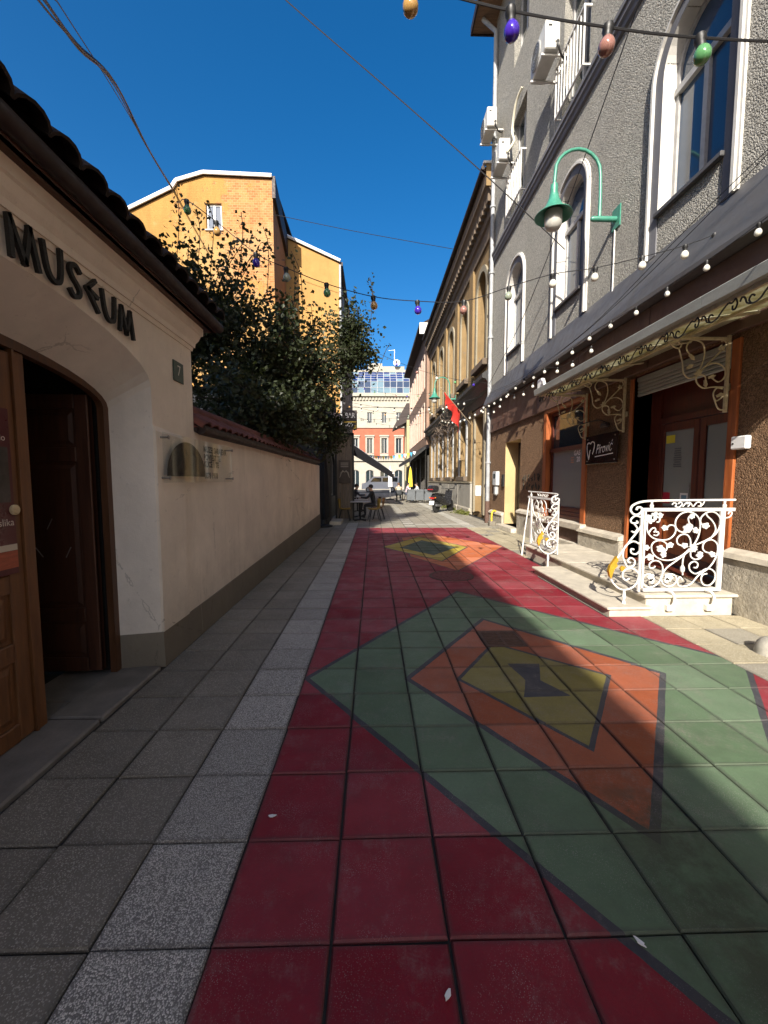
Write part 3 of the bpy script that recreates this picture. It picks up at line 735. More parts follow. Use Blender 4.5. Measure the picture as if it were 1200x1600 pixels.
for (u, v) in [(3.39, 1.905), (4.88, 1.905), (3.39, 1.575), (4.88, 1.575)]:
    MB().tube([T(u, v, 0), T(u, v, -0.085)], 0.009, 8).lathe([(0.017, 0), (0.017, 0.008), (0.008, 0.011)], T(u, v, -0.085), 8, (1, 0, 0)).build('screw', MATS['dull_steel'], pq)
# door poster
po = thing('door_poster', 'maroon exhibition poster with white lettering fixed to the brown door leaf', 'poster')
Tp = lambda u, v, w: (LX - 0.30 - 0.006 + w, u, v)
MB().box(1.62, 2.375, 1.02, 1.955, 0, 0.004, Tp).build('sheet', simple('poster_maroon', (0.085, 0.012, 0.018), 0.35, 0.15, 3), po)
MB().box(1.66, 2.355, 1.43, 1.74, 0.004, 0.0055, Tp).build('photo_print', simple('poster_photo', (0.07, 0.065, 0.06), 0.4, 0.9, 9), po)
MB().box(1.62, 2.375, 1.155, 1.19, 0.004, 0.0055, Tp).build('white_stripe', simple('poster_white', (0.62, 0.55, 0.45), 0.4, 0.1), po)
MB().box(1.62, 2.375, 1.055, 1.153, 0.004, 0.0055, Tp).build('red_stripe', simple('poster_red', (0.42, 0.10, 0.05), 0.4, 0.4, 8, stretch=(1, 1, 5)), po)
pw = simple('poster_text', (0.72, 0.66, 0.6), 0.5, 0.0)
text_mesh('kalo', 0.05, lambda a_, b_, c_: (LX - 0.30 + 0.0005, 2.345 + a_, 1.79 + b_), pw, 'print_line', po, align='RIGHT')
text_mesh('slika', 0.057, lambda a_, b_, c_: (LX - 0.30 + 0.0005, 2.365 + a_, 1.315 + b_), pw, 'print_line', po, align='RIGHT')
MB().lathe([(0.03, 0), (0.03, 0.012), (0.02, 0.018)], (LX - 0.302, 2.37, 1.385), 14, (1, 0, 0)).build('round_seal', simple('seal_cream', (0.62, 0.5, 0.3), 0.5, 0.2, 20), po)

# ------------------------------------------------------------------ courtyard wall with tiled coping
cw = thing('courtyard_wall', 'long cream rendered courtyard wall with grey base and clay tile coping', 'wall')
mb = MB(); mb.box(LX - 0.3, LX, 4.066, 13.29, 0.0, 2.04); mb.build('wall', M_CREAMWALL, cw)
mb = MB(); mb.add([T(4.066, 0, -0.02), T(13.30, 0, -0.02), T(13.30, 0.47, -0.012), T(4.066, 0.30, -0.012), T(4.066, 0.30, 0.01), T(13.30, 0.47, 0.01)], [[0, 1, 2, 3], [3, 2, 5, 4]]); mb.build('plinth', M_GREYPLINTH, cw)
mb = MB(); mb.tube([(LX + 0.05, 4.1, 2.06), (LX + 0.05, 12.72, 2.12)], 0.055, 10)
mb.box(LX - 0.32, LX + 0.03, 4.07, 12.7, 2.03, 2.07); mb.build('coping_gutter', M_BROWNMETAL, cw, True)
mb = MB(); mb.add([(LX + 0.04, 4.07, 2.075), (LX + 0.04, 12.7, 2.14), (LX - 0.15, 12.7, 2.26), (LX - 0.15, 4.07, 2.2), (LX - 0.36, 12.7, 2.14), (LX - 0.36, 4.07, 2.075)], [[0, 1, 2, 3], [3, 2, 4, 5], [1, 2, 4], [0, 3, 5]]); mb.build('coping_bed', M_ROOFTILE, cw)
tp2 = None
for k in range(42):
    y = 4.18 + k * 0.205
    if y > 12.65: break
    if tp2 is None: tp2 = roof_tile_mesh(None, w=0.11, L=0.26, up_=0.075).build('coping_tile', M_ROOFTILE, cw, True); o = tp2
    else: o = inst(tp2, cw)
    o.location = (LX + 0.05 + random.uniform(-.008, .008), y, 2.085 + (y - 4) * 0.007 + random.uniform(-.005, .005)); o.rotation_euler = (random.uniform(-.04, .04), R(32) + random.uniform(-.04, .04), random.uniform(-.04, .04))
MB().tube([(LX - 0.15, 4.07, 2.265), (LX - 0.15, 12.7, 2.325)], 0.07, 10).build('ridge', M_ROOFTILE, cw, True)

# ------------------------------------------------------------------ tall yellow houses on the left
def brick_plaster():
    t = NT('worn_yellow_plaster')
    c = (0.37, 0.205, 0.065)
    f = t.ramp(t.noise(0.5, 7, 0.65), 0.3, 0.7); col = t.mix(f, dk(c, 0.82), dk(c, 1.1))
    mp = t.new("Mapping"); mp.inputs['Rotation'].default_value = (R(90), 0, 0); t.link(t.pos(), mp.inputs[0])
    br = t.new("TexBrick"); br.inputs['Scale'].default_value = 2.1; br.inputs['Mortar Size'].default_value = 0.025
    br.inputs['Color1'].default_value = (0.30, 0.125, 0.05, 1); br.inputs['Color2'].default_value = (0.44, 0.21, 0.08, 1); br.inputs['Mortar'].default_value = (0.36, 0.24, 0.12, 1)
    t.link(mp.outputs[0], br.inputs['Vector'])
    sx = t.new("SeparateXYZ"); t.link(t.pos(), sx.inputs[0])
    zone = t.math('MULTIPLY', t.ramp(sx.outputs[0], -8.6, -6.8), t.ramp(sx.outputs[2], 10.5, 12.6))
    ch = t.math('ADD', t.noise(0.8, 8, 0.72), t.math('MULTIPLY', zone, 0.26))
    chip = t.ramp(ch, 0.60, 0.63)
    col = t.mix(chip, col, br.outputs[0])
    st = t.ramp(t.noise(1.5, 6, 0.7, stretch=(1, 1, 0.15)), 0.46, 0.76); col = t.mix(t.math('MULTIPLY', st, 0.45), col, dk(c, 0.4))
    pt = t.ramp(t.noise(0.33, 6, 0.7), 0.5, 0.56); col = t.mix(t.math('MULTIPLY', pt, 0.35), col, (0.42, 0.29, 0.15))
    h = t.math('ADD', t.math('MULTIPLY', chip, -0.6), t.math('MULTIPLY', br.outputs[1], -0.3)); t.bump(t.math('ADD', h, t.noise(12, 5)), 0.5, 0.03)
    return t.set(col, 0.95, spec=0.15)
M_YELLOW = brick_plaster()
M_YELLOW2 = plaster('yellow_plaster', (0.39, 0.225, 0.078), 0.4, (0.34, 0.19, 0.08))
M_BROWNSIDE = plaster('brown_side_plaster', (0.30, 0.16, 0.085), 0.4)
M_ZINC = simple('white_zinc', (0.70, 0.70, 0.70), 0.5, 0.1, 3)
ya = thing('yellow_gable_house', 'tall ochre house with patchy brick gable and one small white window', 'house', loc=(-8.7, 22, 0))
def at(o): o.matrix_parent_inverse = Matrix.Translation(-Vector(o.parent.location)); return o
gp = [(-12.9, 0), (-5.1, 0), (-5.1, 16.85), (-8.55, 16.95), (-9.9, 16.55), (-10.15, 16.2), (-12.9, 14.9)]
win = Op(-8.5, -7.7, 14.35, 15.65)
# gable front with the window opening cut out
mb = MB(); Tg = TF(22)
mb.poly([Tg(u, v, 0) for u, v in [(-12.9, 0), (-5.1, 0), (-5.1, 14.35), (-12.9, 14.35)]])
mb.poly([Tg(u, v, 0) for u, v in [(-12.9, 14.35), (-8.5, 14.35), (-8.5, 15.65), (-11.26, 15.65), (-12.9, 14.9)]])
mb.poly([Tg(u, v, 0) for u, v in [(-7.7, 14.35), (-5.1, 14.35), (-5.1, 15.65), (-7.7, 15.65)]])
mb.poly([Tg(u, v, 0) for u, v in [(-11.26, 15.65), (-5.1, 15.65), (-5.1, 16.85), (-8.55, 16.95), (-9.9, 16.55), (-10.15, 16.2)]])
ol = win.outline()
for k in range(4):
    p_, q_ = ol[k], ol[(k + 1) % 4]; mb.poly([Tg(*p_, 0), Tg(*q_, 0), Tg(*q_, 0.25), Tg(*p_, 0.25)])
at(mb.build('gable_wall', M_YELLOW, ya))
at(MB().poly([(-5.1, 22, 0), (-5.1, 24.9, 0), (-5.1, 24.9, 15.6), (-5.1, 22, 16.85)]).build('side_wall', M_BROWNSIDE, ya))
at(MB().poly([(-12.9, 22, 0), (-12.9, 30, 0), (-12.9, 30, 14.9), (-12.9, 22, 14.9)]).build('side_wall', M_BROWNSIDE, ya))
mb = MB()
for (a_, b_), (c_, d_) in zip(gp[2:], gp[3:]):
    mb.prism([(a_, b_), (a_, b_ + 0.16), (c_, d_ + 0.16), (c_, d_)], Tg, -0.10, 8.0)
at(mb.build('roof', M_DARKROOF, ya))
mb = MB()
for (a_, b_), (c_, d_) in zip(gp[2:], gp[3:]):
    mb.tube([(a_, 21.9, b_ + 0.10), (c_, 21.9, d_ + 0.10)], 0.10, 6)
at(mb.build('roof_flashing', M_ZINC, ya))
at(MB().box(-5.12, -4.95, 21.95, 24.9, 15.9, 16.95, lambda x, y, z: (x, y, z - (y - 22) * 0.43)).build('eaves_board', M_BROWNMETAL, ya))
wo = window(Tg, win, ya, M_WHITEPAINT, M_GLASSBLUE, 0.12, 0.08, 1, None, M_WHITETRIM); at(wo)
at(MB().box(-11.55, -11.2, 12.9, 13.5, -0.01, 0.05, Tg).build('vent', M_INTERIOR, ya))
yb = thing('yellow_street_house', 'lower ochre house behind the tree with sloping white roof edge', 'house', loc=(-3.5, 25, 0))
Tb = TF(25)
at(MB().poly([Tb(u, v, 0) for u, v in [(-5.3, 0), (-2.0, 0), (-2.0, 14.35), (-5.3, 15.8)]]).build('gable_wall', M_YELLOW2, yb))
sw = MB(); ops = [Op(26.5 + i * 2.6, 27.6 + i * 2.6, 4.6 + f * 3.4, 6.6 + f * 3.4) for i in range(5) for f in range(3)]
wall_mesh(sw, TL(-2.0), 25, 40, 0, 14.35, ops, 0.2)
at(sw.build('street_wall', plaster('grey_side_plaster', (0.34, 0.30, 0.25), 0.4), yb))
for o_ in ops: at(window(TL(-2.0), o_, yb, M_WINFRAME, M_GLASS, 0.12, 0.07, 1))
at(MB().prism([(-2.0, 14.35), (-2.0, 14.5), (-5.3, 15.95), (-5.3, 15.8)], Tb, -0.1, 15).build('roof', M_DARKROOF, yb))
at(MB().tube([(-1.9, 24.9, 14.42), (-5.3, 24.9, 15.9)], 0.09, 6).build('roof_flashing', M_ZINC, yb))
at(MB().box(-2.0, -1.78, 25, 40, 14.2, 14.4).build('eaves', M_BROWNMETAL, yb))
at(MB().tube([(-1.93, 24.95, 0), (-1.93, 24.95, 14.2)], 0.07, 8).build('downpipe', M_PIPE, yb, True))
# low white outbuilding behind the yard
ob = thing('yard_outbuilding', 'low pale outbuilding half hidden behind the dark tree', 'building', loc=(-4, 16, 0))
mb = MB(); wall_mesh(mb, TF(15.5), -7, -2.1, 0, 4.9, [Op(-4.3, -3.4, 3.2, 4.3)], 0.15); mb.poly([(-2.1, 15.5, 0), (-2.1, 21.8, 0), (-2.1, 21.8, 4.9), (-2.1, 15.5, 4.9)])
at(mb.build('wall', plaster('pale_yard_plaster', (0.42, 0.40, 0.37), 0.4), ob)); at(window(TF(15.5), Op(-4.3, -3.4, 3.2, 4.3), ob, M_WHITEPAINT, M_GLASS, 0.08))
at(MB().prism([(15.3, 4.9), (21.8, 4.9), (21.8, 5.6), (15.3, 5.0)], lambda u, v, w: (w, u, v), -7.2, -1.95).build('roof', M_DARKROOF, ob))

# ------------------------------------------------------------------ grey house with the shop (right)
RX = 4.27
T1 = TR(RX)
gh = thing('grey_shop_house', 'tall grey roughcast house with arched windows over a brown shopfront', 'building')
WC = [-1.1, 2.3, 5.7, 9.1, 12.5]
mb = MB(); ops1 = [Op(c - 0.58, c + 0.58, 5.52, 7.97, 0.58) for c in WC]
ops2 = [Op(c - 0.58, c + 0.58, 9.62, 12.3) for c in WC]
ops3 = [Op(c - 0.58, c + 0.58, 13.9, 16.0) for c in WC]
wall_mesh(mb, T1, -9, 15.0, 4.9, 17.2, ops1 + ops2 + ops3, 0.26)
mb.poly([(RX, 15.0, 0), (RX + 9, 15.0, 0), (RX + 9, 15.0, 17.2), (RX, 15.0, 17.2)])
mb.build('upper_wall', M_STUCCO, gh)
MB().box(RX + 0.5, RX + 9, -9, 14.9, 4.9, 17.1).build('rooms', M_INTERIOR, gh)
for o_ in ops1:
    window(T1, o_, gh, M_WINFRAME, M_GLASSBLUE, 0.18, 0.065, 1, 7.18)
    MB().ring(o_.outline(0.16, 20, 4.93), o_.outline(0.0, 20, 4.93), T1, -0.018, 0.0).build('window_surround', M_GREYTRIM, gh)
    MB().ring(o_.outline(0.205, 20, 4.93), o_.outline(0.162, 20, 4.93), T1, -0.06, 0.0).ring(o_.outline(0.24, 20, 4.93), o_.outline(0.206, 20, 4.93), T1, -0.03, 0.0).build('window_moulding', M_WHITETRIM, gh)
    rv = MB(); ol = o_.outline(-0.003, 20)
    for a_, b_ in zip(ol, ol[1:]): rv.poly([T1(*a_, -0.016), T1(*b_, -0.016), T1(*b_, 0.18), T1(*a_, 0.18)])
    rv.build('window_reveal', M_WHITETRIM, gh)
    c = (o_.u0 + o_.u1) / 2
    MB().box(c - 0.575, c + 0.575, 4.93, 5.46, 0.02, 0.10, T1).build('apron_panel', M_GREYTRIM, gh)
    MB().box(c - 0.60, c + 0.60, 5.46, 5.525, -0.07, 0.2, T1, 0.008).build('window_sill', M_SKIRT, gh)
for o_ in ops2 + ops3:
    window(T1, o_, gh, M_WINFRAME, M_GLASS, 0.18, 0.065, 1, None)
for o_ in ops2:
    bl = MB(); bl.box(o_.u0 - 0.05, o_.u1 + 0.05, 10.72, 10.76, -0.16, -0.12, T1).box(o_.u0 - 0.05, o_.u1 + 0.05, 9.66, 9.69, -0.16, -0.12, T1)
    bl.box(o_.u0 - 0.05, o_.u0 - 0.02, 9.66, 9.69, -0.12, 0.05, T1).box(o_.u1 + 0.02, o_.u1 + 0.05, 10.72, 10.76, -0.12, 0.05, T1).box(o_.u0 - 0.05, o_.u0 - 0.02, 10.72, 10.76, -0.12, 0.05, T1).box(o_.u1 + 0.02, o_.u1 + 0.05, 9.66, 9.69, -0.12, 0.05, T1)
    bl.box(o_.u0 - 0.05, o_.u0 - 0.025, 9.685, 10.725, -0.155, -0.125, T1).box(o_.u1 + 0.025, o_.u1 + 0.05, 9.685, 10.725, -0.155, -0.125, T1)
    rail = bl.build('window_balustrade', M_WHITEIRON, gh)
    for k in range(10):
        u = o_.u0 - 0.03 + k * (o_.u1 - o_.u0 + 0.06) / 9
        MB().box(u - 0.011, u + 0.011, 9.69, 10.72, -0.152, -0.128, T1).build('baluster', M_WHITEIRON, rail)
# string course and eaves
mb = MB(); pr = [(0.0, 9.10), (0.05, 9.12), (0.06, 9.2), (0.10, 9.24), (0.10, 9.32), (0.13, 9.34), (0.13, 9.42), (0.0, 9.50)]
vs = [(RX - o_, y, z) for y in (-9, 15.02) for o_, z in pr]; n = len(pr)
mb.add(vs, [[i, i + 1, n + i + 1, n + i] for i in range(n - 1)] + [list(range(n)), list(range(n, 2 * n))]); mb.build('string_course', M_GREYTRIM, gh)
MB().box(RX - 0.75, RX + 9, -9, 15.4, 17.2, 17.24).build('soffit', wood('soffit_boards', (0.30, 0.20, 0.12), (0.16, 0.10, 0.06), 0.7, (1, 9, 1)), gh)
MB().box(RX - 0.80, RX - 0.75, -9, 15.45, 17.16, 17.42).box(RX - 0.75, RX + 9, 15.4, 15.45, 17.16, 17.42).build('eaves_fascia', M_BROWNMETAL, gh)
MB().prism([(RX - 0.8, 17.42), (RX + 9, 17.42), (RX + 4, 20)], lambda u, v, w: (u, w, v), -9, 15.45).build('roof', M_DARKROOF, gh)
# sloped metal skirt over the shop storey
mb = MB(); mb.add([(RX, -9, 4.95), (RX, 14.95, 4.95), (RX - 0.27, 14.95, 4.24), (RX - 0.27, -9, 4.24), (RX - 0.27, -9, 4.18), (RX - 0.27, 14.95, 4.18), (RX, -9, 4.18), (RX, 14.95, 4.18)],
                  [[0, 1, 2, 3], [3, 2, 5, 4], [4, 5, 7, 6], [1, 7, 5, 2], [0, 3, 4, 6]]); mb.build('metal_skirt', M_SKIRT, gh)
for y in [-3, 0.2, 3.3, 6.5, 9.6, 12.8]:
    MB().add([(RX - 0.005, y, 4.957), (RX - 0.005, y + 0.03, 4.957), (RX - 0.279, y + 0.03, 4.237), (RX - 0.279, y, 4.237)], [[0, 1, 2, 3]]).build('skirt_seam', M_SKIRT, gh)
# brown fascia boards
ys = [-9, -5.2, -1.6, 1.2, 4.1, 6.25, 8.4, 10.5, 12.7, 14.9]
for a_, b_ in zip(ys, ys[1:]):
    MB().box(a_ + 0.006, b_ - 0.006, 3.26, 4.17, -0.07, 0.02, T1, 0.006).build('fascia_panel', M_BROWNFASCIA, gh)
# ground floor wall
door = Op(4.82, 6.64, 0.24, 3.22); shopw = Op(8.15, 10.0, 0.66, 3.22); sdoor = Op(11.75, 13.1, 0.14, 2.76)
mb = MB(); wall_mesh(mb, T1, -9, 15.0, 0.0, 3.26, [door, shopw], 0.35)
mb = MB(); wall_mesh(mb, T1, -9, 15.0, 0.0, 3.26, [door, shopw, sdoor], 0.0); mb.build('shop_wall', M_BROWNSTUCCO, gh)
def reveal(o, mat, d, name='reveal'):
    mb = MB(); ol = o.outline()
    for k in range(len(ol)):
        p_, q_ = ol[k], ol[(k + 1) % len(ol)]; mb.poly([T1(*p_, 0), T1(*q_, 0), T1(*q_, d), T1(*p_, d)])
    return mb.build(name, mat, gh)
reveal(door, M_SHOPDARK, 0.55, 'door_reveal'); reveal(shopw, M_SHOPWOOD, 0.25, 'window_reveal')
reveal(sdoor, plaster('cream_jamb', (0.46, 0.35, 0.18), 0.3), 0.5, 'side_door_reveal')
# plinth stones
for (a_, b_, zt, pr_) in [(-9, -4.2, 0.62, 0.09), (-4.18, -1.0, 0.63, 0.09), (-0.98, 2.1, 0.62, 0.09), (2.12, 4.70, 0.64, 0.09), (6.72, 8.13, 0.52, 0.10), (10.02, 11.72, 0.62, 0.09), (13.15, 14.6, 0.4, 0.07)]:
    MB().box(a_, b_, -0.02, zt, -pr_, 0.02, T1, 0.02).build('plinth_stone', M_PLINTHSTONE, gh)
    MB().prism([(-pr_ - 0.035, zt), (-pr_ - 0.02, zt + 0.06), (0.005, zt + 0.11), (0.005, zt)], lambda u, v, w: (RX + u, w, v), a_ + 0.003, b_ - 0.003).build('plinth_cap', M_STONE, gh)
MB().box(8.0, 10.05, 0.52, 0.665, -0.12, 0.3, T1, 0.015).build('shop_window_sill', M_STONE, gh)
MB().box(8.2, 10.0, 0.24, 0.52, -0.02, 0.0, T1).build('shop_window_apron', M_BROWNFASCIA, gh)
MB().box(8.14, 10.0, 0.0, 0.24, -0.10, 0.0, T1, 0.01).build('shop_window_base', M_STONE, gh)
MB().box(11.70, 13.15, 0.0, 0.14, -0.25, 0.5, T1, 0.012).build('side_door_step', M_STONE, gh)
# shop window joinery
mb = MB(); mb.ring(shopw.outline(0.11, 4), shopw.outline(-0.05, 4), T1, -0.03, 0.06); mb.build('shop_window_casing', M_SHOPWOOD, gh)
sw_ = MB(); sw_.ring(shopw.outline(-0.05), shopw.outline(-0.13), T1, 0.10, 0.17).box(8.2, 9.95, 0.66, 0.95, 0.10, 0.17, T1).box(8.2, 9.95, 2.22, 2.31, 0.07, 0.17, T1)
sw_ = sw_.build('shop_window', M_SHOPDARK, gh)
MB().box(8.28, 9.87, 0.95, 2.22, 0.135, 0.145, T1).build('pane', M_FROST, sw_)
MB().box(8.28, 9.87, 2.31, 3.09, 0.135, 0.145, T1).build('pane', M_GLASS, sw_)
for i in range(3): MB().box(8.3, 9.85, 0.70 + i * 0.083, 0.765 + i * 0.083, 0.085, 0.10, T1, 0.006).build('louvre_slat', M_SHOPDARK, sw_)
wt = simple('window_print', (0.7, 0.7, 0.7), 0.5, 0.0)
text_mesh('GAS', 0.15, lambda a_, b_, c_: (RX + 0.132, 8.72 - a_, 2.14 + b_), wt, 'window_print', sw_, bold=0.004)
text_mesh('20', 0.15, lambda a_, b_, c_: (RX + 0.132, 8.66 - a_, 2.00 + b_), wt, 'window_print', sw_, bold=0.004)
for i in range(3): MB().box(8.86, 8.98, 1.94 + i * 0.05, 1.96 + i * 0.05, 0.130, 0.132, T1).build('window_print', simple('print_orange', (0.5, 0.2, 0.08), 0.5, 0.0), sw_)
# shop door
mb = MB(); mb.box(4.70, 4.82, 0.24, 3.2, -0.03, 0.3, T1, 0.008); mb.build('door_casing', M_SHOPWOOD, gh)
mb = MB(); mb.box(6.64, 6.72, 0.24, 3.2, -0.03, 0.3, T1, 0.008); mb.build('door_casing', M_SHOPWOOD, gh)
DW = 0.30
def shop_leaf(u0, u1):
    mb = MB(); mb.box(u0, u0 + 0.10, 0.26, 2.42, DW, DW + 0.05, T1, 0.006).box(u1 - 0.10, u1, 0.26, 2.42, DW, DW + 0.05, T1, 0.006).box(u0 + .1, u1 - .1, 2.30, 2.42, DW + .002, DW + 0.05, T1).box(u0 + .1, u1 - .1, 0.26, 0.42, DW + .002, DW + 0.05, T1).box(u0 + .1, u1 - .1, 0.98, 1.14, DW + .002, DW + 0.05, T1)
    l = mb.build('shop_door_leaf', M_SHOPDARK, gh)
    MB().box(u0 + 0.1, u1 - 0.1, 1.14, 2.30, DW + 0.025, DW + 0.032, T1).build('pane', M_FROST, l)
    MB().box(u0 + 0.1, u1 - 0.1, 0.42, 0.98, DW + 0.02, DW + 0.03, T1).build('panel', M_SHOPWOOD, l)
    MB().box(u0 + 0.17, u1 - 0.17, 0.50, 0.90, DW + 0.008, DW + 0.02, T1, 0.01).build('panel', M_SHOPWOOD, l)
    return l
l1 = shop_leaf(4.84, 5.62); l2 = shop_leaf(5.64, 6.42)
mb = MB(); mb.box(6.42, 6.64, 0.24, 3.2, DW, DW + 0.06, T1).box(4.82, 6.42, 2.43, 2.52, DW - .01, DW + 0.06, T1).box(4.82, 6.42, 2.52, 3.2, DW + 0.04, DW + 0.06, T1); mb.build('door_transom', M_SHOPDARK, gh)
MB().tube([T1(5.70, 1.18, DW - 0.05), T1(5.70, 1.5, DW - 0.05)], 0.012, 8).build('door_pull', MATS['dull_steel'], l2)
def decal(u0, u1, v0, v1, mat, par, name='door_sticker'): return MB().box(u0, u1, v0, v1, DW + 0.021, DW + 0.0235, T1).build(name, mat, par)
decal(6.12, 6.30, 2.12, 2.24, simple('sticker_yellow', (0.7, 0.6, 0.04), 0.5, 0.05), l2)
decal(6.17, 6.32, 1.19, 1.36, simple('sticker_red', (0.45, 0.015, 0.04), 0.5, 0.05), l2)
decal(5.80, 5.96, 1.19, 1.36, M_WHITEPAINT, l2); MB().box(5.83, 5.93, 1.22, 1.33, DW + 0.018, DW + 0.0205, T1).build('door_sticker', simple('sticker_blue', (0.12, 0.25, 0.35), 0.5, 0.05), l2)
MB().lathe([(0.085, 0), (0.085, 0.004)], T1(5.12, 1.62, DW + 0.021), 20, (1, 0, 0)).build('door_sticker', MATS['sticker_red'], l1)
wtx = simple('sticker_text', (0.75, 0.6, 0.6), 0.5, 0.0)
for i in range(4): MB().box(5.07 - 0.01 * i, 5.17 + 0.01 * (i % 2), 1.655 - i * 0.028, 1.667 - i * 0.028, DW + 0.016, DW + 0.0185, T1).build('sticker_print', wtx, l1)
txm = simple('notice_text', (0.10, 0.11, 0.11), 0.5, 0.0)
for i in range(9):
    w_ = 0.10 + 0.06 * random.random(); MB().box(6.05 - w_ / 2, 6.05 + w_ / 2, 2.02 - i * 0.034, 2.036 - i * 0.034, DW + 0.021, DW + 0.0235, T1).build('notice_line', txm, l2)
# roller shutter
sh = MB(); sh.box(4.84, 6.62, 3.14, 3.2, 0.02, 0.2, T1); sh = sh.build('roller_shutter', simple('shutter_grey', (0.33, 0.34, 0.32), 0.45, 0.2, 4, metal=0.3), gh)
for i in range(5):
    z = 2.90 + i * 0.053; MB().prism([(0.05, z), (0.035, z + 0.012), (0.035, z + 0.040), (0.05, z + 0.052), (0.065, z + 0.052), (0.065, z)], lambda u, v, w: (RX + u, w, v), 4.84, 6.62).build('slat', MATS['shutter_grey'], sh)
# side door
MB().box(11.75, 13.1, 0.14, 2.76, 0.42, 0.48, T1).build('side_door', simple('dark_side_door', (0.03, 0.022, 0.02), 0.5, 0.3, 6), gh)
for (a_, b_) in [(11.85, 12.38), (12.47, 13.0)]:
    for (c_, d_) in [(0.3, 1.0), (1.1, 2.0), (2.1, 2.65)]: MB().box(a_, b_, c_, d_, 0.40, 0.42, T1, 0.012).build('door_panel', MATS['dark_side_door'], gh)
# graffiti on the pier
gf = simple('graffiti_paint', (0.05, 0.042, 0.03), 0.8, 0.2)
mb = MB(); random.seed(3)
for row, z in ((0, 1.62), (1, 1.40)):
    for k in range(6):
        y = 11.45 - k * 0.21 - row * 0.05
        pts = [(RX - 0.012, y + random.uniform(-.07, .07), z + random.uniform(-.1, .1)) for _ in range(6)]
        mb.tube(crom(pts, 4), 0.012, 5)
o = mb.build('graffiti', gf, gh); o["kind"] = "stuff"
random.seed(11)

# downpipes of the grey house
dp_ = thing('downpipe', 'pale galvanised rain pipe with dark foot at the corner of the grey house', 'downpipe')
MB().tube([(RX - 0.10, 14.72, 0.75), (RX - 0.10, 14.72, 16.6), (RX - 0.5, 14.9, 17.15)], 0.07, 12).build('pipe', M_PIPE, dp_, True)
MB().tube([(RX - 0.10, 14.72, 0.0), (RX - 0.10, 14.72, 0.8)], 0.098, 12).build('pipe_foot', M_RUST, dp_, True)
for z in (2.2, 4.4, 6.6, 8.8, 11, 13.2): MB().lathe([(0.1, -0.03), (0.1, 0.03)], (RX - 0.10, 14.72, z), 12).build('pipe_clip', M_PIPE, dp_)

# air conditioners
def aircon(y, z, lab):
    t = thing('air_conditioner', lab, 'air conditioner', 'air conditioners on the grey facade', (RX - 0.40, y, z))
    MB().box(-0.16, 0.16, -0.42, 0.42, 0, 0.58, None, 0.02).build('casing', M_AC, t)
    MB().lathe([(0.25, 0), (0.25, 0.02), (0.235, 0.028)], (-0.16, 0.08, 0.29), 24, (-1, 0, 0)).build('fan_grille', simple('grille_grey', (0.30, 0.30, 0.29), 0.5, 0.2, 40), t)
    for r_ in (0.06, 0.11, 0.16, 0.21): MB().tube([(-0.19, 0.08 + r_ * math.cos(a_ * .262), 0.29 + r_ * math.sin(a_ * .262)) for a_ in range(24)], 0.005, 4, True).build('grille_ring', M_BLACK, t)
    MB().box(-0.10, -0.02, -0.424, -0.419, 0.43, 0.47).build('badge', M_BLACK, t)
    MB().box(0.05, 0.14, -0.45, -0.42, 0.12, 0.30, None, 0.01).build('valve_cover', M_AC, t)
    for s_ in (-0.3, 0.3): MB().box(-0.2, 0.40, s_ - 0.02, s_ + 0.02, -0.05, -0.01).build('bracket', M_WHITEIRON, t)
    MB().tube(crom([(0.10, -0.44, 0.14), (0.08, -0.50, 0.0), (0.2, -0.42, -0.15), (0.36, -0.3, -0.1), (0.42, -0.2, 0.1)], 5), 0.022, 6).build('hose', M_BLACK, t, True)
    return t
aircon(9.75, 10.80, 'white air conditioner beside the upper window, nearest the camera')
aircon(12.95, 10.95, 'white air conditioner with a looping pale hose, middle one on the facade')
aircon(14.35, 13.0, 'white air conditioner highest up, by the far corner pipe')
hz = thing('drain_hose', 'pale hose looping from the upper window down to the middle air conditioner', 'hose')
MB().tube(crom([(RX - 0.05, 12.2, 12.6), (RX - 0.12, 12.5, 12.4), (RX - 0.12, 12.75, 11.9), (RX - 0.15, 12.5, 11.4), (RX - 0.35, 12.5, 11.1)], 6), 0.035, 8).build('tube', simple('hose_cream', (0.62, 0.58, 0.45), 0.6, 0.1), hz, True)

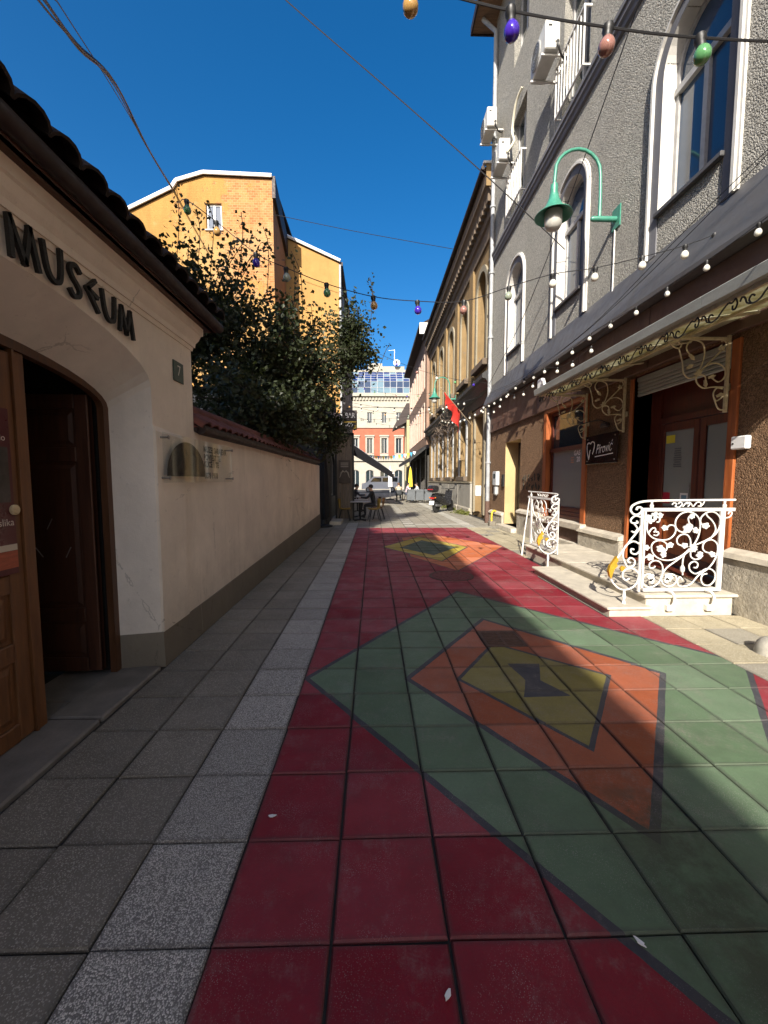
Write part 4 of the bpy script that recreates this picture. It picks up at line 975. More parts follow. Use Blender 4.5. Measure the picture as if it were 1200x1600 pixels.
# gooseneck lamps
def wall_lamp(x, y, z, lab):
    t = thing('wall_lamp', lab, 'street lamp', 'green gooseneck wall lamps', (x, y, z))
    MB().box(-0.02, 0.0, -0.12, 0.12, -0.16, 0.20, None, 0.004).build('wall_plate', M_GREENPAINT, t)
    MB().lathe([(0.045, 0), (0.045, 0.42), (0.03, 0.45), (0.0, 0.46)], (-0.01, 0, 0), 12, (-1, 0, 0)).build('bracket_stub', M_GREENPAINT, t, True)
    pts = [(-0.31, 0, -0.03), (-0.31, 0, 0.40), (-0.32, 0, 0.72)] + [(-0.72 + 0.40 * math.cos(a_), 0, 0.74 + 0.40 * math.sin(a_)) for a_ in [i * math.pi / 10 for i in range(1, 10)]] + [(-1.115, 0, 0.70), (-1.125, 0, 0.52)]
    MB().tube(pts, 0.028, 10).build('gooseneck', M_GREENPAINT, t, True)
    MB().lathe([(0.05, 0.56), (0.062, 0.55), (0.065, 0.40), (0.075, 0.395), (0.08, 0.34), (0.13, 0.22), (0.20, 0.12), (0.30, 0.055), (0.315, 0.035), (0.305, 0.03), (0.19, 0.10), (0.11, 0.2), (0.06, 0.33), (0.0, 0.34)], (-1.125, 0, 0.0), 28).build('hood', M_GREENPAINT, t, True)
    MB().lathe([(0.145, 0.10), (0.15, 0.02), (0.150, -0.05), (0.14, -0.12), (0.11, -0.175), (0.06, -0.205), (0.0, -0.212)], (-1.125, 0, 0.0), 24).build('glass_globe', simple('lamp_glass', (0.46, 0.45, 0.41), 0.18, 0.15, 6), t, True)
    MB().tube([(-0.012, 0.03, -0.16), (-0.012, 0.03, -1.3)], 0.012, 6).build('conduit', M_WHITEIRON, t)
    return t
wall_lamp(RX, 7.35, 6.10, 'green gooseneck street lamp with glass globe, near, on the grey wall')

# ------------------------------------------------------------------ steps, railings, canopy of the shop
st = thing('shop_steps', 'pale limestone platform and step before the shop door', 'steps', loc=(3.6, 5.6, 0))
at(MB().box(2.68, 3.14, 4.44, 6.60, -0.02, 0.085, None, 0.006).build('step', M_STONE, st))
at(MB().box(2.64, 3.16, 4.41, 6.62, 0.085, 0.117, None, 0.008).build('step_tread', M_STONE, st))
at(MB().box(3.13, RX - 0.12, 4.49, 8.18, -0.02, 0.205, None, 0.006).build('platform', M_STONE, st))
yy = [4.45, 5.38, 6.32, 7.26, 8.2]
for a_, b_ in zip(yy, yy[1:]): at(MB().box(3.09, RX - 0.08, a_ + 0.002, b_ - 0.002, 0.205, 0.24, None, 0.008).build('platform_slab', M_STONE, st))

S = 0.00148
def zc(p): return ((p[0] - 340) * S, (825 - p[1]) * S)
PATHS = [[(385, 330), (400, 370), (440, 405), (500, 420), (560, 415), (600, 385), (615, 345), (600, 310), (565, 305), (545, 325)],
 [(385, 330), (388, 280), (410, 235), (445, 222), (480, 240), (480, 275), (458, 280)],
 [(400, 370), (420, 335), (445, 325), (455, 345), (440, 360)], [(440, 380), (465, 385), (480, 370), (470, 355), (455, 360)],
 [(760, 470), (795, 400), (808, 320), (795, 255), (755, 215), (700, 200), (645, 220), (612, 265), (612, 315), (640, 350), (690, 362), (730, 350)],
 [(735, 225), (710, 250), (720, 290), (745, 310), (735, 345)],
 [(770, 465), (860, 425), (930, 380), (965, 310), (960, 245), (915, 205), (860, 205), (815, 240), (808, 280), (830, 310)],
 [(885, 425), (930, 360), (925, 310), (895, 265), (860, 235), (850, 215)],
 [(740, 480), (735, 420), (705, 380), (660, 380), (630, 410), (635, 450), (670, 465), (700, 465)],
 [(730, 495), (680, 540), (610, 575), (540, 580), (480, 560), (440, 520), (428, 470), (450, 435), (500, 425), (545, 450), (550, 495), (520, 520)],
 [(740, 500), (640, 580), (560, 640), (525, 700), (525, 750), (560, 785), (605, 785), (640, 755), (635, 710), (600, 690), (570, 700)],
 [(520, 700), (500, 760), (440, 795), (390, 780), (370, 740), (385, 700), (420, 690), (450, 705)],
 [(525, 690), (525, 630), (495, 590), (450, 585), (420, 610), (425, 640), (455, 640), (465, 625)],
 [(740, 500), (700, 530), (685, 580), (685, 650), (690, 700)],
 [(690, 740), (670, 715), (650, 740), (660, 780), (700, 790), (760, 770), (820, 700), (890, 650), (940, 580), (960, 500), (945, 445), (900, 420), (850, 440), (838, 485), (860, 515), (900, 525)],
 [(840, 670), (790, 690), (745, 660), (740, 615), (775, 592), (805, 610), (800, 640), (775, 640)],
 [(745, 500), (745, 550), (780, 575), (825, 565), (835, 530), (815, 515)],
 [(840, 700), (850, 665), (900, 650), (945, 680), (950, 735), (915, 780), (865, 780), (840, 740), (850, 700), (885, 690)],
 [(372, 565), (400, 550), (430, 545)]]
LEAVES = [(405, 255, .075, 2.2), (440, 232, .065, 1.2), (480, 228, .05, .3), (525, 325, .05, 3.1), (705, 330, .075, 4.0), (770, 345, .05, 5.2), (850, 310, .055, 3.6), (735, 235, .045, .7), (690, 465, .05, 3.3),
          (500, 490, .065, 2.6), (575, 460, .05, .3), (525, 535, .05, 4.4), (420, 555, .06, 3.0), (435, 715, .065, 2.0), (440, 745, .045, 5.0), (575, 715, .07, 2.5), (560, 740, .045, 4.1), (915, 535, .05, 5.6), (815, 540, .055, .8), (385, 480, .05, 0.0)]
CREST = [[(575, 145), (590, 130), (610, 140), (600, 158)], [(600, 158), (630, 165), (655, 140), (640, 125), (622, 138)], [(660, 160), (690, 128), (715, 140), (700, 160)], [(740, 160), (715, 128), (690, 140)], [(745, 160), (770, 128), (800, 130), (800, 155), (780, 155)], [(800, 160), (820, 140), (830, 120)]]
TOPRAIL = [(1075, 108), (800, 110), (500, 113), (400, 115), (320, 125), (265, 150), (250, 185), (270, 215), (305, 222), (335, 200), (335, 170), (305, 165), (295, 185)]
NEWEL = [[(335, 215), (345, 280), (320, 340), (260, 420), (190, 520), (130, 610), (105, 680), (130, 750), (190, 805), (260, 810), (320, 770), (340, 700)],
 [(340, 690), (300, 650), (250, 645), (215, 670), (210, 710), (235, 735), (265, 725)], [(330, 450), (280, 430), (220, 470), (205, 540), (225, 600), (250, 640)],
 [(335, 440), (345, 490), (310, 530), (270, 520), (270, 490), (290, 495)], [(250, 640), (295, 620), (300, 580), (265, 560), (245, 585), (265, 600)],
 [(330, 240), (290, 230), (255, 260), (265, 285), (310, 285), (300, 270)], [(280, 290), (310, 330), (290, 360), (265, 350)]]
def leaf_outline(n=5):
    pts = []
    for k in range(24):
        a = 2 * math.pi * k / 24; r = 0.62 + 0.38 * abs(math.cos(a * 2.5)) if True else 1
        pts.append((r * math.cos(a), r * 0.85 * math.sin(a)))
    return pts
LO = leaf_outline()
def railing(lab, mapper, scale_panel=1.0):
    t = thing('iron_railing', lab, 'railing', 'white wrought iron railings at the shop steps')
    P = lambda u, v, w: mapper(u, v, w)
    q = lambda p, w=0.0: P(*zc(p), w)
    fr = MB()
    def bar(a, b, c, d): 
        (u0, v1), (u1, v0) = zc((a, c)), zc((b, d)); fr.box(u0, u1, v0, v1, -0.014, 0.014, P, 0.003)
    bar(332, 350, 197, 828); bar(358, 374, 197, 800); bar(962, 1000, 197, 828); bar(332, 1075, 170, 196); bar(376, 961, 802, 828)
    fr.build('frame', M_WHITEIRON, t)
    for pth in PATHS:
        MB().tube(crom([q(p) for p in pth], 4), 0.0085, 6).build('scroll', M_WHITEIRON, t, True)
    for (x, y, s_, a) in LEAVES:
        u0, v0 = zc((x, y)); c_, s2 = math.cos(a), math.sin(a)
        pts = [(u0 + (c_ * px - s2 * py) * s_ * .8, v0 + (s2 * px + c_ * py) * s_ * .8) for px, py in LO]
        MB().prism(pts, P, -0.012, 0.006).build('iron_leaf', M_WHITEIRON, t)
    u0, v0 = zc((757, 485)); MB().prism([(u0 + (0.05 if k % 2 else 0.034) * math.cos(k * math.pi / 8), v0 + (0.05 if k % 2 else 0.034) * math.sin(k * math.pi / 8)) for k in range(16)], P, -0.02, 0.01).build('rosette', M_WHITEIRON, t)
    MB().tube(crom([q(p) for p in TOPRAIL], 4), 0.013, 8).build('hand_rail', M_WHITEIRON, t, True)
    for pth in CREST: MB().tube(crom([q(p) for p in pth], 4), 0.007, 6).build('cresting_scroll', M_WHITEIRON, t, True)
    for x in (415, 992): MB().tube([q((x, 172)), q((x, 150)), q((x, 140)), q((x, 112))], [0.016, 0.022, 0.012, 0.014], 8).build('rail_baluster', M_WHITEIRON, t)
    MB().tube(crom([q(p) for p in [(1005, 250), (1040, 240), (1055, 210), (1035, 200), (1025, 220)]], 4), 0.008, 6).build('scroll', M_WHITEIRON, t, True)
    for pth in NEWEL: MB().tube(crom([q(p) for p in pth], 4), 0.010, 6).build('newel_scroll', M_WHITEIRON, t, True)
    MB().tube([q((685, 620)), q((685, 640)), q((685, 665)), q((685, 680))], [0.01, 0.024, 0.024, 0.01], 8).build('knot', M_WHITEIRON, t, True)
    gl = [(150, 545), (125, 585), (100, 620), (90, 660), (100, 700), (112, 725), (122, 690), (135, 650), (160, 620), (150, 600), (165, 580)]
    MB().prism([zc(p) for p in gl], P, -0.022, 0.018).build('gold_leaf', M_GOLD, t)
    MB().prism([zc(p) for p in [(185, 640), (200, 622), (225, 630), (215, 655), (195, 665)]], P, -0.012, 0.012).build('gold_leaf', M_GOLD, t)
    return t, q, P
NY = 4.56
m1 = lambda u, v, w: (3.08 + u, NY + w, 0.262 + v)
r1, q1, P1 = railing('near white wrought iron railing with full scrolled panel facing the camera', m1)
f0 = q1((228, 812)); MB().tube([f0, (f0[0], f0[1], 0.20), (f0[0], f0[1], 0.165), (f0[0], f0[1], 0.118)], [0.011, 0.022, 0.011, 0.024], 8).build('foot', M_WHITEIRON, r1, True)
for x in (3.40, 3.86):
    MB().tube(crom([(x, NY - 0.01, 0.27), (x + 0.01, NY - 0.09, 0.27), (x + 0.02, NY - 0.125, 0.22), (x + 0.005, NY - 0.135, 0.15), (x - 0.01, NY - 0.10, 0.10)], 4), 0.014, 8).build('clamp', M_WHITEIRON, r1, True)
    MB().box(x - 0.05, x + 0.035, NY - 0.125, NY - 0.07, 0.055, 0.125, None, 0.006).build('clamp_plate', M_WHITEIRON, r1)
# far railing: panel runs along the platform edge, its newel turns towards the street
def m2(u, v, w):
    z = 0.262 + v
    if u >= 0: return (3.20 + w, 6.90 + u * 1.28, z)
    return (3.20 + u * 1.0, 6.90 + w, z if v > 0.1 else z)
r2, q2, P2 = railing('far white wrought iron railing turned along the platform edge', m2)
f0 = q2((228, 812)); MB().tube([f0, (f0[0], f0[1], 0.2), (f0[0], f0[1], 0.14), (f0[0], f0[1], 0.0)], [0.011, 0.022, 0.011, 0.024], 8).build('foot', M_WHITEIRON, r2, True)
MB().tube([(3.19, 8.2, 1.2), (3.12, 8.24, 0.5), (3.08, 8.26, 0.0)], [0.012, 0.014, 0.02], 8).build('end_stay', M_WHITEIRON, r2, True)

# canopy
cn = thing('door_canopy', 'long shallow glazed canopy over the shop door with iron scroll valance', 'canopy')
CX, CY0, CY1, CZW, CZF = 3.36, 2.55, 8.25, 3.36, 3.24
cz = lambda x: CZF + (CZW - CZF) * (x - CX) / (RX - 0.08 - CX)
t_ = NT('canopy_sheet'); c_ = t_.mix(t_.ramp(t_.noise(4, 7, 0.7), 0.42, 0.66), (0.62, 0.62, 0.50), (0.34, 0.30, 0.12))
M_CANOPY = t_.set(c_, 0.5); t_.b.inputs['Transmission Weight'].default_value = 0.0; t_.b.inputs['Alpha'].default_value = 1.0
tl = t_.new("BsdfTranslucent"); t_.link(c_, tl.inputs[0]); mx = t_.new("MixShader"); mx.inputs[0].default_value = 0.5
t_.link(t_.b.outputs[0], mx.inputs[1]); t_.link(tl.outputs[0], mx.inputs[2]); t_.link(mx.outputs[0], t_.n["Material Output"].inputs[0])
npan = 6
for i in range(npan):
    a_ = CY0 + (CY1 - CY0) * i / npan; b_ = CY0 + (CY1 - CY0) * (i + 1) / npan
    MB().add([(CX, a_ + .01, cz(CX) + .03), (CX, b_ - .01, cz(CX) + .03), (RX - .08, b_ - .01, CZW + .03), (RX - .08, a_ + .01, CZW + .03), (CX, a_ + .01, cz(CX) + .04), (CX, b_ - .01, cz(CX) + .04), (RX - .08, b_ - .01, CZW + .04), (RX - .08, a_ + .01, CZW + .04)],
             [[0, 1, 2, 3], [4, 5, 6, 7], [0, 1, 5, 4], [1, 2, 6, 5], [3, 0, 4, 7]]).build('canopy_sheet', M_CANOPY, cn)
for i in range(npan + 1):
    y = CY0 + (CY1 - CY0) * i / npan
    MB().tube([(CX, y, cz(CX) + 0.012), (RX - 0.07, y, CZW + 0.012)], 0.017, 4).build('rafter', M_CREAMIRON, cn)
MB().box(CX - 0.02, CX + 0.02, CY0, CY1, CZF - 0.02, CZF + 0.02, None, 0.004).build('front_rail', M_CREAMIRON, cn)
MB().box(CX + 0.4, CX + 0.43, CY0, CY1, CZF + 0.02, CZF + 0.05).build('purlin', M_CREAMIRON, cn)
gm = simple('canopy_gutter', (0.30, 0.31, 0.29), 0.5, 0.3, 5, stretch=(1, 0.3, 1))
for a_, b_ in zip([2.5, 4.1, 5.9, 7.2], [4.1, 5.9, 7.2, 8.32]):
    MB().prism([(CX - 0.02, CZF + 0.02), (CX - 0.085, CZF + 0.025), (CX - 0.10, CZF + 0.125), (CX - 0.09, CZF + 0.135), (CX - 0.01, CZF + 0.135)], lambda u, v, w: (u, w, v), a_ + 0.003, b_ - 0.003).build('gutter_length', gm, cn)
# iron valance of alternating scrolls
sc1 = None
def valance_unit(k):
    mb = MB(); f = lambda p: (0, p[0], p[1])
    for pth in [[(0.0, -0.03), (0.05, -0.06), (0.10, -0.10), (0.16, -0.105), (0.185, -0.075), (0.165, -0.05), (0.14, -0.065)],
                [(0.16, -0.105), (0.20, -0.09), (0.22, -0.05), (0.245, -0.035), (0.26, -0.06)],
                [(0.30, -0.02), (0.285, -0.055), (0.30, -0.09), (0.325, -0.085), (0.325, -0.06)], [(0.30, -0.02), (0.33, -0.04), (0.36, -0.03)]]:
        mb.tube(crom([f(p) for p in pth], 4), 0.0065, 5)
    return mb
y = CY0
while y < CY1 - 0.3:
    if sc1 is None: sc1 = valance_unit(0).build('valance_scroll', M_BLACK, cn, True); o = sc1
    else: o = inst(sc1, cn)
    o.location = (CX - 0.015, y, CZF + 0.01); o.scale = (1.2, 1.2, 1.35); y += 0.44
# brackets
BS = 0.00204
BP = [[(705, 440), (730, 520), (740, 580), (775, 610), (820, 595)], [(830, 575), (858, 490), (850, 420), (810, 395), (770, 400), (750, 440), (775, 480)], [(840, 570), (900, 510), (960, 450)],
      [(835, 580), (880, 535), (940, 525), (985, 555), (985, 605), (950, 630), (910, 605)], [(820, 590), (820, 630), (860, 665), (920, 660), (985, 660)], [(980, 670), (945, 665), (925, 700), (945, 740), (985, 710), (965, 695)],
      [(930, 720), (960, 785), (1000, 790)], [(835, 585), (870, 600), (875, 635)], [(640, 400), (670, 430), (705, 440), (720, 420), (700, 405)], [(960, 440), (985, 420), (975, 395), (955, 400)]]
bm_ = lambda p, y: (RX - 0.05 - (1000 - p[0]) * BS, y, CZF - 0.02 - (p[1] - 385) * BS)
for yb_ in (4.84, 6.83, 8.05):
    MB().box(RX - 0.065, RX - 0.03, yb_ - 0.018, yb_ + 0.018, CZF - 0.88, CZF + 0.1, None, 0.004).build('bracket_upright', M_CREAMIRON, cn)
    MB().box(CX + 0.02, RX - 0.066, yb_ - 0.016, yb_ + 0.016, CZF - 0.035, CZF - 0.003, None, 0.004).build('bracket_arm', M_CREAMIRON, cn)
    for z in (CZF - 0.62, CZF + 0.02): MB().box(RX - 0.03, RX + 0.0, yb_ - 0.05, yb_ + 0.05, z, z + 0.08, None, 0.005).build('wall_lug', M_CREAMIRON, cn)
    for pth in BP: MB().tube(crom([bm_(p, yb_) for p in pth], 4), 0.0085, 6).build('bracket_scroll', M_CREAMIRON, cn, True)
    for (x, y, s_) in [(828, 582, .05), (960, 440, .04)]:
        c0 = bm_((x, y), yb_)
        MB().prism([((s_ if k % 2 else s_ * .5) * math.cos(k * math.pi / 5), (s_ if k % 2 else s_ * .5) * math.sin(k * math.pi / 5)) for k in range(10)], lambda u, v, w, c0=c0: (c0[0] + u, c0[1] + w, c0[2] + v), -0.016, 0.016).build('bracket_flower', M_CREAMIRON, cn)
    for (x, y, a) in [(785, 490, -.8), (910, 600, .3), (775, 545, .5), (875, 640, -1.4), (965, 705, .4)]:
        c0 = bm_((x, y), yb_)
        MB().prism([(0.05 * px * math.cos(a) - 0.026 * py * math.sin(a), 0.05 * px * math.sin(a) + 0.026 * py * math.cos(a)) for px, py in LO], lambda u, v, w, c0=c0: (c0[0] + u, c0[1] + w, c0[2] + v), -0.008, 0.008).build('bracket_leaf', M_CREAMIRON, cn)
# pinkish box above the canopy, sensor, sign, lamp arm over sign
bx = MB().box(RX - 0.50, RX - 0.08, 4.62, 8.2, 3.42, 3.60, None, 0.006).build('shutter_box', simple('pink_box', (0.20, 0.115, 0.095), 0.6, 0.25, 3)); tag(bx, 'dull pink metal box lying behind the canopy gutter', 'box')
sb = thing('alarm_box', 'small white plastic box on the brown roughcast beside the shop door', 'alarm box', loc=(RX - 0.02, 4.60, 1.98))
MB().box(-0.06, 0.012, -0.10, 0.10, -0.075, 0.075, None, 0.012).build('housing', M_WHITEPAINT, sb); MB().lathe([(0.012, 0), (0.012, 0.004)], (-0.06, 0.065, -0.01), 8, (-1, 0, 0)).build('led', M_BLACK, sb)
sg = thing('shop_sign', 'dark glossy brown sign with white tooth logo and the name Pirović', 'sign')
Ts = TR(RX - 0.075)
MB().box(6.93, 7.98, 1.86, 2.40, 0, 0.02, Ts, 0.004).build('board', simple('sign_gloss', (0.022, 0.008, 0.007), 0.08, 0.0, spec=0.7), sg)
for u in (7.0, 7.9):
    for v in (1.92, 2.34): MB().lathe([(0.012, 0), (0.012, 0.1)], (RX - 0.085, u, v), 8, (1, 0, 0)).build('standoff', MATS['dull_steel'], sg)
sw1 = simple('sign_white', (0.75, 0.74, 0.72), 0.5, 0.0)
text_mesh('Pirović', 0.25, lambda a_, b_, c_: (RX - 0.078, 7.345 - a_, 2.135 + b_ + a_ * 0.06), sw1, 'lettering', sg, shear=0.35, xs=0.72)
MB().prism([(7.63, 1.985), (7.63, 2.0), (7.05, 2.035), (7.05, 2.018)], Ts, -0.003, 0.0).build('underline', sw1, sg)
tooth = [(7.92, 2.16), (7.915, 2.24), (7.86, 2.275), (7.80, 2.255), (7.74, 2.285), (7.665, 2.26), (7.655, 2.20), (7.69, 2.10), (7.72, 2.05)]
tooth2 = [(7.92, 2.16), (7.90, 2.08), (7.865, 2.0), (7.845, 1.955), (7.83, 2.02), (7.81, 2.12), (7.795, 2.12)]
def ribbon(pts, w, Tn):
    mb = MB(); pts = [Vector((a_, b_)) for a_, b_ in sm(pts)]
    for i in range(len(pts) - 1):
        d = (pts[i + 1] - pts[i]).normalized(); nn = Vector((-d.y, d.x)) * w
        mb.prism([tuple(pts[i] + nn), tuple(pts[i + 1] + nn), tuple(pts[i + 1] - nn), tuple(pts[i] - nn)], Tn, -0.003, 0.0)
    return mb
ribbon(tooth, 0.011, Ts).build('tooth_mark', sw1, sg); ribbon(tooth2, 0.011, Ts).build('tooth_mark', sw1, sg)
sl_ = thing('sign_lamp', 'small dark lamp on a thin bent arm above the shop sign', 'lamp', loc=(RX, 7.4, 2.6))
MB().tube(crom([(0.0, 0.0, 0.0), (-0.12, 0.1, 0.06), (-0.3, 0.35, 0.02), (-0.42, 0.7, -0.02)], 5), 0.01, 6).build('arm', M_BLACK, sl_, True)
MB().box(-0.07, -0.0, -0.12, 0.12, -0.09, -0.01, None, 0.02).build('head', M_BROWNMETAL, sl_)
# flood light
fl = thing('flood_light', 'small white flood light fixed under the metal skirt', 'flood light', loc=(RX - 0.14, 9.9, 3.85))
MB().box(-0.12, 0.0, -0.12, 0.12, -0.14, 0.14, None, 0.02).build('housing', M_WHITEPAINT, fl); MB().tube([(0, 0, 0), (0.09, 0, 0.05)], 0.02, 6).build('arm', M_WHITEPAINT, fl)
# meters near the corner
em = thing('electric_meter_box', 'grey electric meter box on the stucco near the rain pipe', 'meter box', loc=(RX, 13.85, 1.50))
MB().box(-0.13, 0.0, -0.20, 0.20, -0.12, 0.36, None, 0.02).build('housing', simple('meter_grey', (0.45, 0.46, 0.46), 0.5, 0.2, 8), em); MB().box(-0.11, 0.0, -0.13, 0.13, -0.46, -0.13, None, 0.05).build('cable_cover', MATS['meter_grey'], em)
MB().box(-0.135, -0.128, -0.09, 0.09, 0.12, 0.28).build('dial_window', M_GLASS, em)
ip = MB().box(RX - 0.06, RX - 0.005, 13.12, 13.28, 1.35, 1.75, None, 0.01).build('intercom', M_BLACK); tag(ip, 'small black intercom panel beside the dark side door', 'intercom')
# stone bollard cut by the right edge
bo = thing('stone_bollard', 'low rounded pale stone bollard at the right edge of the picture', 'bollard', loc=(3.56, 3.42, 0))
MB().lathe([(0.135, -0.02), (0.13, 0.03), (0.115, 0.09), (0.085, 0.13), (0.05, 0.145)], (0, 0, 0), 18).build('base', simple('bollard_stone', (0.36, 0.34, 0.29), 0.85, 0.25, 12, bump=0.5, bscale=60), bo, True)

# ------------------------------------------------------------------ old ochre house further along on the right
OX = 4.5
T2 = TR(OX)
M_OCHRE = plaster('old_ochre_plaster', (0.235, 0.16, 0.078), 0.8, (0.165, 0.13, 0.095), 0.5)
M_DIRTYSTONE = plaster('dirty_stone_trim', (0.27, 0.235, 0.17), 0.5, bump=0.4)
M_LOWPLINTH = plaster('grey_stone_plinth', (0.33, 0.31, 0.27), 0.5, bump=0.6)
M_SOOT = plaster('sooty_cornice', (0.15, 0.115, 0.085), 0.5, bump=0.5)
oh = thing('old_ochre_house', 'two storey ochre house with tall arched windows and heavy sooty cornice', 'building', loc=(OX, 23, 0))
OW = [17.15, 20.35, 23.7, 27.05, 30.4]
uo = [Op(c - 0.72, c + 0.72, 6.35, 10.0, 0.72) for c in OW]
lo = [Op(c - 0.72, c + 0.72, 1.75, 4.55, 0.4) for c in OW[1:]] + [Op(OW[0] - 0.72, OW[0] + 0.72, 0.15, 4.3)]
mb = MB(); wall_mesh(mb, T2, 15.02, 32.3, 0, 12.3, uo + lo, 0.45); mb.poly([(OX, 32.3, 0), (OX + 8, 32.3, 0), (OX + 8, 32.3, 12.3), (OX, 32.3, 12.3)])
at(mb.build('wall', M_OCHRE, oh))
at(MB().box(OX + 0.55, OX + 8, 15.1, 32.2, 0, 12.2).build('rooms', M_INTERIOR, oh))
for o_ in uo: at(window(T2, o_, oh, M_BLACK, M_DARKGLASS, 0.35, 0.08, 1, 9.0)); at(MB().ring(o_.outline(0.22, 18), o_.outline(0.0, 18), T2, -0.07, 0.0).build('window_surround', M_DIRTYSTONE, oh)); at(MB().box(o_.u0 - 0.25, o_.u1 + 0.25, 6.1, 6.35, -0.22, 0.4, T2, 0.02).build('window_sill', M_SOOT, oh))
for o_ in lo[:-1]: at(window(T2, o_, oh, M_BLACK, M_DARKGLASS, 0.35, 0.08, 1, 3.7)); at(MB().ring(o_.outline(0.2, 18), o_.outline(0.0, 18), T2, -0.06, 0.0).build('window_surround', simple('pale_jamb', (0.38, 0.385, 0.38), 0.8, 0.3, 2), oh)); at(MB().box(o_.u0 - 0.2, o_.u1 + 0.2, 1.52, 1.75, -0.18, 0.4, T2, 0.02).build('window_sill', M_SOOT, oh))
o_ = lo[-1]; at(MB().box(o_.u0, o_.u1, 0.15, 4.3, 0.4, 0.46, T2).build('door', simple('black_house_door', (0.02, 0.017, 0.016), 0.6, 0.3, 4), oh))
at(MB().ring(o_.outline(0.24), o_.outline(0.0), T2, -0.08, 0.0).build('door_surround', M_DIRTYSTONE, oh))
for c in [15.55] + [(a_ + b_) / 2 for a_, b_ in zip(OW, OW[1:])] + [31.9]:
    at(MB().box(c - 0.34, c + 0.34, 5.75, 10.7, -0.10, 0.02, T2, 0.01).build('pilaster', M_OCHRE, oh))
    if c > 16: at(MB().box(c - 0.34, c + 0.34, 1.5, 4.7, -0.08, 0.02, T2, 0.01).build('pilaster', M_OCHRE, oh))
seg = [18.2, 20.9, 23.6, 26.3, 29.0, 32.3]
for a_, b_ in zip(seg, seg[1:]):
    at(MB().box(a_ + 0.01, b_ - 0.01, 0.25, 1.42, -0.14, 0.02, T2, 0.03).build('plinth_block', M_LOWPLINTH, oh))
    at(MB().box(a_ + 0.01, b_ - 0.01, -0.02, 0.3, -0.20, 0.02, T2, 0.05).build('plinth_footing', M_PLINTHSTONE, oh))
at(MB().box(18.2, 32.3, 1.42, 1.5, -0.17, 0.02, T2, 0.01).build('plinth_cap', M_DIRTYSTONE, oh))
# lead string cornice; black lower slope paints in shade beneath and a retracted awning
at(MB().prism([(0.0, 5.75), (-0.12, 5.72), (-0.52, 5.45), (-0.52, 5.30), (-0.40, 5.28), (-0.22, 5.02), (-0.10, 4.98), (-0.06, 4.62), (0.0, 4.62)], lambda u, v, w: (OX + u, w, v), 15.03, 32.3).build('string_cornice', simple('lead_and_shade_black', (0.025, 0.024, 0.025), 0.55, 0.3, 3), oh))
# main cornice with dentils
at(MB().prism([(0.0, 10.7), (-0.08, 10.72), (-0.10, 11.2), (-0.18, 11.25), (-0.20, 11.55), (-0.42, 11.95), (-0.50, 12.0), (-0.50, 12.42), (0.0, 12.5)], lambda u, v, w: (OX + u, w, v), 15.03, 32.35).build('cornice', M_SOOT, oh))
dpro = None
for k in range(44):
    if dpro is None: dpro = MB().box(-0.38, -0.16, -0.11, 0.11, -0.28, 0.02, None, 0.015).build('dentil', M_SOOT, oh); d_ = dpro
    else: d_ = inst(dpro, oh)
    d_.matrix_parent_inverse = Matrix.Translation(-Vector(oh.location)); d_.location = (OX, 15.3 + k * 0.39, 11.80)
at(MB().prism([(-0.56, 12.42), (-0.56, 12.52), (3, 14.2), (8, 12.4)], lambda u, v, w: (OX + u, w, v), 15.03, 32.4).build('roof', M_DARKROOF, oh))
at(MB().box(OX - 0.5, OX + 0.4, 14.99, 15.06, 11.9, 12.62).build('roof_end_wall', M_OCHRE, oh))
at(MB().box(OX - 0.62, OX + 0.4, 14.95, 15.10, 12.62, 12.70).build('roof_end_flashing', M_ZINC, oh))
at(MB().tube([(OX - 0.16, 15.35, 0.4), (OX - 0.16, 15.35, 5.2)], 0.075, 10).build('downpipe', M_PIPE, oh, True))
at(MB().tube([(OX - 0.62, 15.0, 12.5), (OX - 0.62, 32.4, 12.5)], 0.07, 8).build('gutter', M_BROWNMETAL, oh, True))
wall_lamp(OX - 0.1, 22.0, 5.9, 'green gooseneck street lamp further off on the ochre house')

# pink house
M_PINK = plaster('pink_plaster', (0.27, 0.175, 0.13), 0.5)
ph = thing('pink_brown_house', 'narrow fronted pinkish brown house beyond the ochre one, dark cafe opening below', 'building', loc=(4.2, 39, 0))
T3 = TR(4.2); po_ = [Op(33.6 + i * 2.0, 34.6 + i * 2.0, z, z + 2.6) for i in range(7) for z in (5.1, 9.0)] 
mb = MB(); wall_mesh(mb, T3, 32.36, 47.6, 4.4, 13.3, po_, 0.3); mb.poly([(4.2, 32.36, 4.4), (4.6, 32.36, 4.4), (4.6, 32.36, 13.3), (4.2, 32.36, 13.3)]); mb.poly([(4.2, 47.6, 0), (9, 47.6, 0), (9, 47.6, 13.3), (4.2, 47.6, 13.3)]); at(mb.build('wall', M_PINK, ph))
for o_ in po_: at(window(T3, o_, ph, M_WHITEPAINT, M_GLASS, 0.2, 0.09, 1)); at(MB().ring(o_.outline(0.16), o_.outline(0.0), T3, -0.06, 0.0).build('window_surround', simple('pink_trim', (0.55, 0.42, 0.35), 0.8, 0.2, 2), ph))
gfo = [Op(33.2 + i * 3.6, 36.0 + i * 3.6, 0.05, 3.6) for i in range(4)]
mb = MB(); wall_mesh(mb, T3, 32.36, 47.6, 0, 4.39, gfo, 0.4); at(mb.build('ground_floor_wall', simple('dark_front', (0.05, 0.045, 0.04), 0.7, 0.3, 3), ph)); at(MB().box(4.62, 9, 32.4, 47.5, 0, 4.3).build('rooms', M_INTERIOR, ph))
at(MB().prism([(4.2, 4.1), (4.2, 4.25), (2.9, 3.35), (2.9, 3.05)], lambda u, v, w: (u, w, v), 32.6, 46.5).build('awning', simple('black_awning', (0.02, 0.02, 0.02), 0.8, 0.2, 3), ph))
